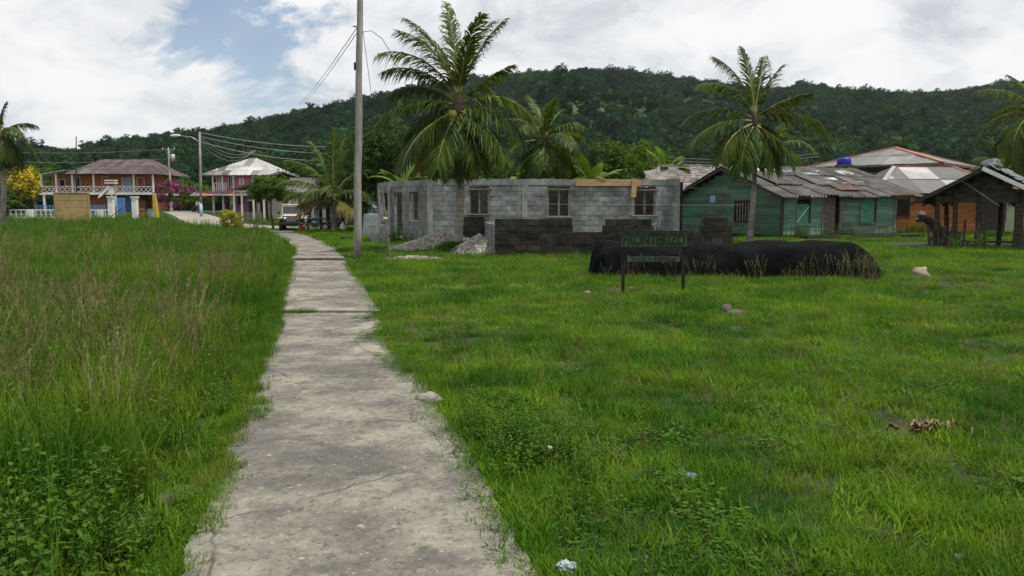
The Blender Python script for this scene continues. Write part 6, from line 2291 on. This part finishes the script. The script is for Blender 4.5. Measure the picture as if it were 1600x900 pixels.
# ------------------------------------------------------------------ grass, weeds, seed heads
def blade(mb, rng, base, az, L, w, lean, curl, seg=3):
    dx, dy = cos(az), sin(az)
    S = V((-dy, dx, 0))
    p = V(base)
    rows = []
    for i in range(seg + 1):
        t = i / seg
        e = lean + curl * t
        ww = w * (1 - t ** 1.6) * 0.5 + 0.0004
        rows.append((p - S * ww, p + S * ww))
        p = p + V((dx * sin(e), dy * sin(e), cos(e))) * (L / seg)
    mb.add([x for r_ in rows for x in r_], [(2 * i, 2 * i + 1, 2 * i + 3, 2 * i + 2) for i in range(seg)])
    return p


def leaf_on(mb, c, d_, L, w, n_):
    d_ = d_.normalized()
    s = d_.cross(n_)
    if s.length < 1e-3:
        s = V((1, 0, 0))
    s.normalize()
    nn = s.cross(d_)
    mb.add([c, c + d_ * L * 0.45 + s * w * 0.5 + nn * L * 0.06, c + d_ * L, c + d_ * L * 0.45 - s * w * 0.5 + nn * L * 0.06, c + d_ * L * 0.5 - nn * L * 0.02], [(0, 1, 4), (1, 2, 4), (2, 3, 4), (3, 0, 4)])


def grass_sources():
    rng = random.Random(21)
    out = []
    # 0-3 lawn tufts
    for k in range(4):
        mb = MB()
        for i in range(84):
            a, r = rng.uniform(0, 6.283), 0.16 * sqrt(rng.random())
            L = rng.uniform(0.05, 0.13) * (1 + 0.25 * (k == 3))
            blade(mb, rng, (r * cos(a), r * sin(a), -0.005), rng.uniform(0, 6.283), L, rng.uniform(0.003, 0.0062), rng.uniform(0.1, 0.75), rng.uniform(0.2, 1.3))
        out.append(mb.mesh('lawn_tuft', M['lawn']))
    # 4-5 coarse creeping grass with broad blades
    for k in range(2):
        mb = MB()
        for i in range(34):
            a, r = rng.uniform(0, 6.283), 0.14 * sqrt(rng.random())
            blade(mb, rng, (r * cos(a), r * sin(a), 0.01 + 0.03 * rng.random()), rng.uniform(0, 6.283), rng.uniform(0.05, 0.11), rng.uniform(0.008, 0.014), rng.uniform(0.5, 1.1), rng.uniform(0.1, 0.8))
        out.append(mb.mesh('coarse_tuft', M['lawn']))
    # 6 dry tuft
    mb = MB()
    for i in range(30):
        a, r = rng.uniform(0, 6.283), 0.13 * sqrt(rng.random())
        blade(mb, rng, (r * cos(a), r * sin(a), 0), rng.uniform(0, 6.283), rng.uniform(0.05, 0.12), rng.uniform(0.003, 0.006), rng.uniform(0.3, 1.1), rng.uniform(0.2, 0.8))
    out.append(mb.mesh('dry_tuft', M['lawn_dry']))
    # 7-10 tall meadow tufts
    for k in range(4):
        mb = MB()
        for i in range(46):
            a, r = rng.uniform(0, 6.283), 0.17 * sqrt(rng.random())
            L = rng.uniform(0.22, 0.55)
            blade(mb, rng, (r * cos(a), r * sin(a), -0.01), rng.uniform(0, 6.283), L, rng.uniform(0.005, 0.010), rng.uniform(0.0, 0.4), rng.uniform(0.2, 1.5), 4)
        out.append(mb.mesh('tall_tuft', M['tall']))
    # 11-13 seed stalks
    for k in range(3):
        mb = MB()
        for i in range(5):
            a, r = rng.uniform(0, 6.283), 0.15 * sqrt(rng.random())
            az, L, ln, cu = rng.uniform(0, 6.283), rng.uniform(0.5, 0.85), rng.uniform(0.0, 0.3), rng.uniform(0.1, 0.6)
            pts = []
            p = V((r * cos(a), r * sin(a), 0))
            for j in range(6):
                pts.append(p.copy())
                e = ln + cu * j / 5
                p = p + V((cos(az) * sin(e), sin(az) * sin(e), cos(e))) * (L / 5)
            mb.tube(pts, [0.0022, 0.002, 0.0018, 0.0016, 0.0014, 0.001], 3, False)
            T = (pts[-1] - pts[-2]).normalized()
            for q in range(16):
                tq = rng.random() ** 0.8
                c = pts[-2].lerp(pts[-1], 0.0 + tq) if rng.random() < .7 else pts[-3].lerp(pts[-2], tq)
                dv = (T + V((rng.uniform(-1, 1), rng.uniform(-1, 1), rng.uniform(-0.3, 0.6))) * 0.75)
                leaf_on(mb, c, dv, rng.uniform(0.03, 0.075), 0.006, V((0, 0, 1)))
        out.append(mb.mesh('seed_stalk', M['seed']))
    # 14-16 broad-leaved weeds
    for k in range(3):
        mb = MB()
        for i in range(5):
            a, r = rng.uniform(0, 6.283), 0.13 * sqrt(rng.random())
            h = rng.uniform(0.18, 0.42)
            b0 = V((r * cos(a), r * sin(a), 0))
            tip = b0 + V((rng.uniform(-.08, .08), rng.uniform(-.08, .08), h))
            mb.tube([b0, tip], [0.004, 0.002], 3, False)
            for q in range(14):
                t = 0.2 + 0.8 * q / 13
                az = q * 2.4
                dv = V((cos(az), sin(az), rng.uniform(-0.6, 0.9)))
                leaf_on(mb, b0.lerp(tip, t), dv, rng.uniform(0.03, 0.10) * (1.15 - 0.6 * t), rng.uniform(0.014, 0.036), V((rng.uniform(-.4, .4), rng.uniform(-.4, .4), 1)))
        out.append(mb.mesh('weed', M['weed']))
    # 17-18 low clover-like cover
    for k in range(2):
        mb = MB()
        for i in range(60):
            a, r = rng.uniform(0, 6.283), 0.17 * sqrt(rng.random())
            c = V((r * cos(a), r * sin(a), rng.uniform(0.02, 0.09)))
            az = rng.uniform(0, 6.283)
            leaf_on(mb, c, V((cos(az), sin(az), rng.uniform(-0.2, 0.4))), rng.uniform(0.025, 0.05), rng.uniform(0.018, 0.032), V((0, 0, 1)))
        out.append(mb.mesh('low_cover', M['weed']))
    return source_collection('grass_source', out)


grass_col = grass_sources()
house_boxes = [(-6.4, 33.3, 7.2, 41.5), (10.5, 38.4, 20.5, 47), (1.9, 17.5, 7.6, 19.1), (14.6, 29.0, 22, 36)]


def blocked(x, y, pad=0.0):
    for (x0, y0, x1, y1) in house_boxes:
        if x0 < x < x1 and y0 < y < y1:
            return True
    if y < 52.5:
        c = path_smooth(y)
        dxp = x - c
        if -edge(y, -1) - pad < dxp < edge(y, 1) + pad:
            return True
    if 54 < y < 115:
        sx_ = np.interp(y, [57, 64, 78, 95, 113], [-16, -23, -30, -38, -47])
        if abs(x - sx_) < 3.0:
            return True
    return False


def ground_pts():
    rng = random.Random(99)
    lawn, meadow, weeds = [], [], []

    def tilt():
        return rng.uniform(-0.12, 0.12), rng.uniform(-0.12, 0.12), rng.uniform(0, 6.283)
    bands = [(1.2, 4.5, 105), (4.5, 8, 82), (8, 14, 52), (14, 22, 32), (22, 32, 21), (32, 46, 13), (46, 66, 7), (66, 92, 3.6)]
    for y0, y1, dens in bands:
        w0 = 0.70 * y1 + 2.5
        n = int(2 * w0 * (y1 - y0) * dens)
        for _ in range(n):
            y = rng.uniform(y0, y1)
            x = rng.uniform(-1, 1) * w0
            if abs(x) > 0.70 * y + 2.2:
                continue
            left = x < path_smooth(y) if y < 52.9 else x < -15.4 * y / 52.9
            far = max(1.0, (y / 9) ** 0.42)
            if y > 47 and x > -8:
                continue
            if left:
                if blocked(x, y, 0.02):
                    continue
                dp_ = abs(x - (path_smooth(y) if y < 52.9 else -999))
                nn = nz(x * 0.35, y * 0.35, 8)
                r = rng.random()
                e = smooth(0.8, 1.7, dp_)      # height grows away from the path
                if y > 44:
                    hs = 0.36
                elif y > 30:
                    hs = 0.6
                else:
                    hs = 0.9
                if y < 6.5 and dp_ < 1.15:
                    hs *= 0.55
                hs *= (0.42 + 0.58 * e) * (1 + 0.45 * nn)
                z = gz(y)
                if r < 0.70:
                    meadow.append((x, y, z, *tilt(), hs * rng.uniform(0.75, 1.2) * far ** 0.5, rng.randrange(7, 11)))
                elif r < 0.70 + 0.13 * (0.08 + e) * (0.25 + exp(-((y - 13) / 6.0) ** 2)) * (1.5 if nz(x * 0.2, y * 0.2, 2) > -0.1 else 0.4):
                    if 5 < y < 60:
                        meadow.append((x, y, z, *tilt(), hs * rng.uniform(0.85, 1.15) * far ** 0.3, rng.randrange(11, 14)))
                elif r < 0.86:
                    meadow.append((x, y, z, *tilt(), rng.uniform(0.9, 1.5) * far, rng.randrange(0, 6)))
                else:
                    weeds.append((x, y, z, *tilt(), rng.uniform(0.6, 1.15) * (0.55 + 0.5 * e) * far ** 0.6, rng.randrange(14, 17)))
            else:
                if blocked(x, y, 0.03):
                    continue
                bite = y < 12 and x - path_smooth(y) < 0.85
                nn = nz(x * 0.5, y * 0.5, 4)
                r = rng.random()
                z = gz(y)
                s = rng.uniform(0.75, 1.25) * far
                s *= 0.90 + 0.10 * smooth(5, 10, y)
                if bite:
                    s *= 0.6
                worn = nz(x * 0.45 + 3, y * 0.45, 21)
                short = 1.0 if worn < 0.2 else 0.72
                if 14 < y < 20 and x > 7.5:
                    short = 0.6
                if r < 0.09 + (0.14 if nn > 0.3 else 0):
                    lawn.append((x, y, z, *tilt(), s * 0.9, 6))
                elif r < 0.34:
                    lawn.append((x, y, z, *tilt(), s * short, rng.randrange(4, 6)))
                elif r < 0.42 and nz(x * 0.8, y * 0.8, 9) > 0.05:
                    weeds.append((x, y, z, *tilt(), rng.uniform(0.7, 1.1) * far, rng.randrange(17, 19)))
                else:
                    lawn.append((x, y, z, *tilt(), s * short * (1 + 0.3 * nn), rng.randrange(0, 4)))
                if rng.random() < 0.075 and y > 5.0 and y < 30:
                    meadow.append((x, y, z, *tilt(), rng.uniform(0.25, 0.5), rng.randrange(11, 14)))
    # lush broad weeds at the near left corner and beside the path on the right
    for _ in range(150):
        x, y = rng.uniform(-3.3, -1.6), rng.uniform(2.6, 4.15)
        if x > -1.75 - 0.75 * (y - 3.5) or blocked(x, y, 0.2):
            continue
        weeds.append((x, y, 0, *tilt(), rng.uniform(0.65, 1.1), rng.randrange(14, 17)))
    for _ in range(90):
        y = rng.gauss(5.15, 0.35)
        x = pathx(y) + 0.85 + abs(rng.gauss(0, 0.35))
        weeds.append((x, y, 0, *tilt(), rng.uniform(0.4, 0.62), rng.randrange(14, 17)))
    for _ in range(190):
        y = rng.uniform(2.5, 20)
        x = path_smooth(y) - edge(y, -1) - abs(rng.gauss(0.05, 0.13))
        weeds.append((x, y, 0, *tilt(), rng.uniform(0.25, 0.6), rng.randrange(14, 19)))
    # fringe of grass leaning over both edges
    for _ in range(3600):
        y = 2.2 + 28 * rng.random() ** 1.4
        sd = rng.choice((-1, 1))
        x = path_smooth(y) + sd * (edge(y, sd) + rng.gauss(0.015, 0.05))
        if sd > 0:
            lawn.append((x, y, 0, *tilt(), rng.uniform(0.6, 1.1), rng.randrange(0, 6)))
        else:
            (meadow if y > 6.5 else lawn).append((x - (0.06 if y < 6.5 else 0.0), y, 0, *tilt(), rng.uniform(0.22, 0.45) if y > 6.5 else rng.uniform(0.5, 0.9), rng.randrange(7, 11) if y > 6.5 else rng.randrange(0, 6)))
    # low growth creeping over the broken lawn-side edge
    for (yc, dc, sy, sd_, n) in ((9.35, 0.52, 0.32, 0.14, 60), (7.75, 0.62, 0.42, 0.12, 70), (8.5, 0.70, 0.5, 0.07, 60), (10.9, 0.42, 0.10, 0.10, 16)):
        for _ in range(n):
            y = rng.gauss(yc, sy * 0.6)
            x = path_smooth(y) + min(edge(y, 1) + 0.1, dc + rng.gauss(0.05, sd_))
            (lawn if rng.random() < 0.75 else weeds).append((x, y, 0.072, *tilt(), rng.uniform(0.16, 0.42), rng.choice((0, 1, 2, 3, 6, 6))) if rng.random() < 0.75 else (x, y, 0.072, *tilt(), rng.uniform(0.3, 0.5), rng.randrange(17, 19)))
    for (yc, n) in ((12.2, 40), (9.9, 60), (6.0, 50), (4.4, 60)):
        for _ in range(n):
            y = rng.gauss(yc, 0.45)
            x = path_smooth(y) - edge(y, -1) + rng.gauss(0.0, 0.06)
            lawn.append((x, y, 0.06, *tilt(), rng.uniform(0.3, 0.7), rng.choice((0, 1, 2, 3, 6))))
    # tuft in the cross joint
    for k in range(14):
        x = pathx(11.7) - 0.7 + 0.036 * k
        lawn.append((x, 11.71, 0.05, *tilt(), rng.uniform(0.45, 0.8), rng.randrange(0, 4)))
    # tall dry grass along the tarp, mound at the palm foot, weeds round the walls
    for _ in range(26):
        x = rng.uniform(1.9, 7.9)
        y = rng.gauss(17.05, 0.12)
        meadow.append((x, y, 0, *tilt(), rng.uniform(0.5, 0.95) * (1.15 if x > 6.5 else 0.9), rng.randrange(11, 14)))
    for _ in range(9):
        x, y = rng.gauss(7.4, 0.3), rng.gauss(17.2, 0.2)
        meadow.append((x, y, 0, *tilt(), rng.uniform(0.6, 0.9), rng.randrange(11, 14)))
    pb = G(714, 397)
    for _ in range(260):
        a, q = rng.uniform(0, 6.283), rng.random() ** 0.6
        x, y = pb.x + cos(a) * q * 0.75, pb.y + sin(a) * q * 0.6
        lawn.append((x, y, 0.30 * (1 - q), *tilt(), rng.uniform(1.3, 2.2), rng.randrange(0, 4)))
    for (ax, ay, bx, by, n) in ((-6.2, 37.2, -3.5, 32.8, 60), (12.8, 37.9, 19.5, 40.9, 60), (15, 28.6, 21, 28.8, 70), (18, 41.5, 24, 45.5, 120)):
        for _ in range(n):
            t_ = rng.random()
            x, y = ax + (bx - ax) * t_, ay + (by - ay) * t_ - abs(rng.gauss(0, 0.3))
            (lawn if rng.random() < 0.6 else weeds).append((x, y, 0, *tilt(), rng.uniform(1.0, 2.0), rng.randrange(0, 4) if rng.random() < 0.6 else rng.randrange(14, 17)))
    return lawn, meadow, weeds


lawn, meadow, weeds = ground_pts()
scatter('lawn_grass', lawn, grass_col, 'short green lawn grass right of the path', 'grass')
scatter('meadow_grass', meadow, grass_col, 'tall meadow grass with pale seed heads left of the path', 'grass')
scatter('weeds', weeds, grass_col, 'broad leaved green weeds among the grass', 'weeds')
# earth mound at the palm foot
pb = G(714, 397)
mb = blob(MB(), (0, 0, 0), (0.78, 0.62, 0.30), 5, 3, 0.2)
tag(mb.obj('earth_mound', M['ground'], None, True, (pb.x, pb.y, 0)), 'grassy earth mound around the foot of the tallest palm', 'mound')
print('points', len(lawn), len(meadow), len(weeds))

# ------------------------------------------------------------------ thin humid air
hm = bpy.data.materials.new('humid_air')
hm.use_nodes = True
hn = hm.node_tree
hn.nodes.clear()
pv = hn.nodes.new('ShaderNodeVolumePrincipled')
pv.inputs['Color'].default_value = (0.80, 0.90, 1.0, 1)
pv.inputs['Density'].default_value = 0.00007
pv.inputs['Anisotropy'].default_value = 0.2
ho = hn.nodes.new('ShaderNodeOutputMaterial')
hn.links.new(pv.outputs[0], ho.inputs['Volume'])
hz = MB().box((0, 750, 75), (7100, 7700, 155)).obj('haze', hm)
tag(hz, 'thin humid haze over the valley', 'haze', None, 'stuff')
sc.cycles.volume_bounces = 0
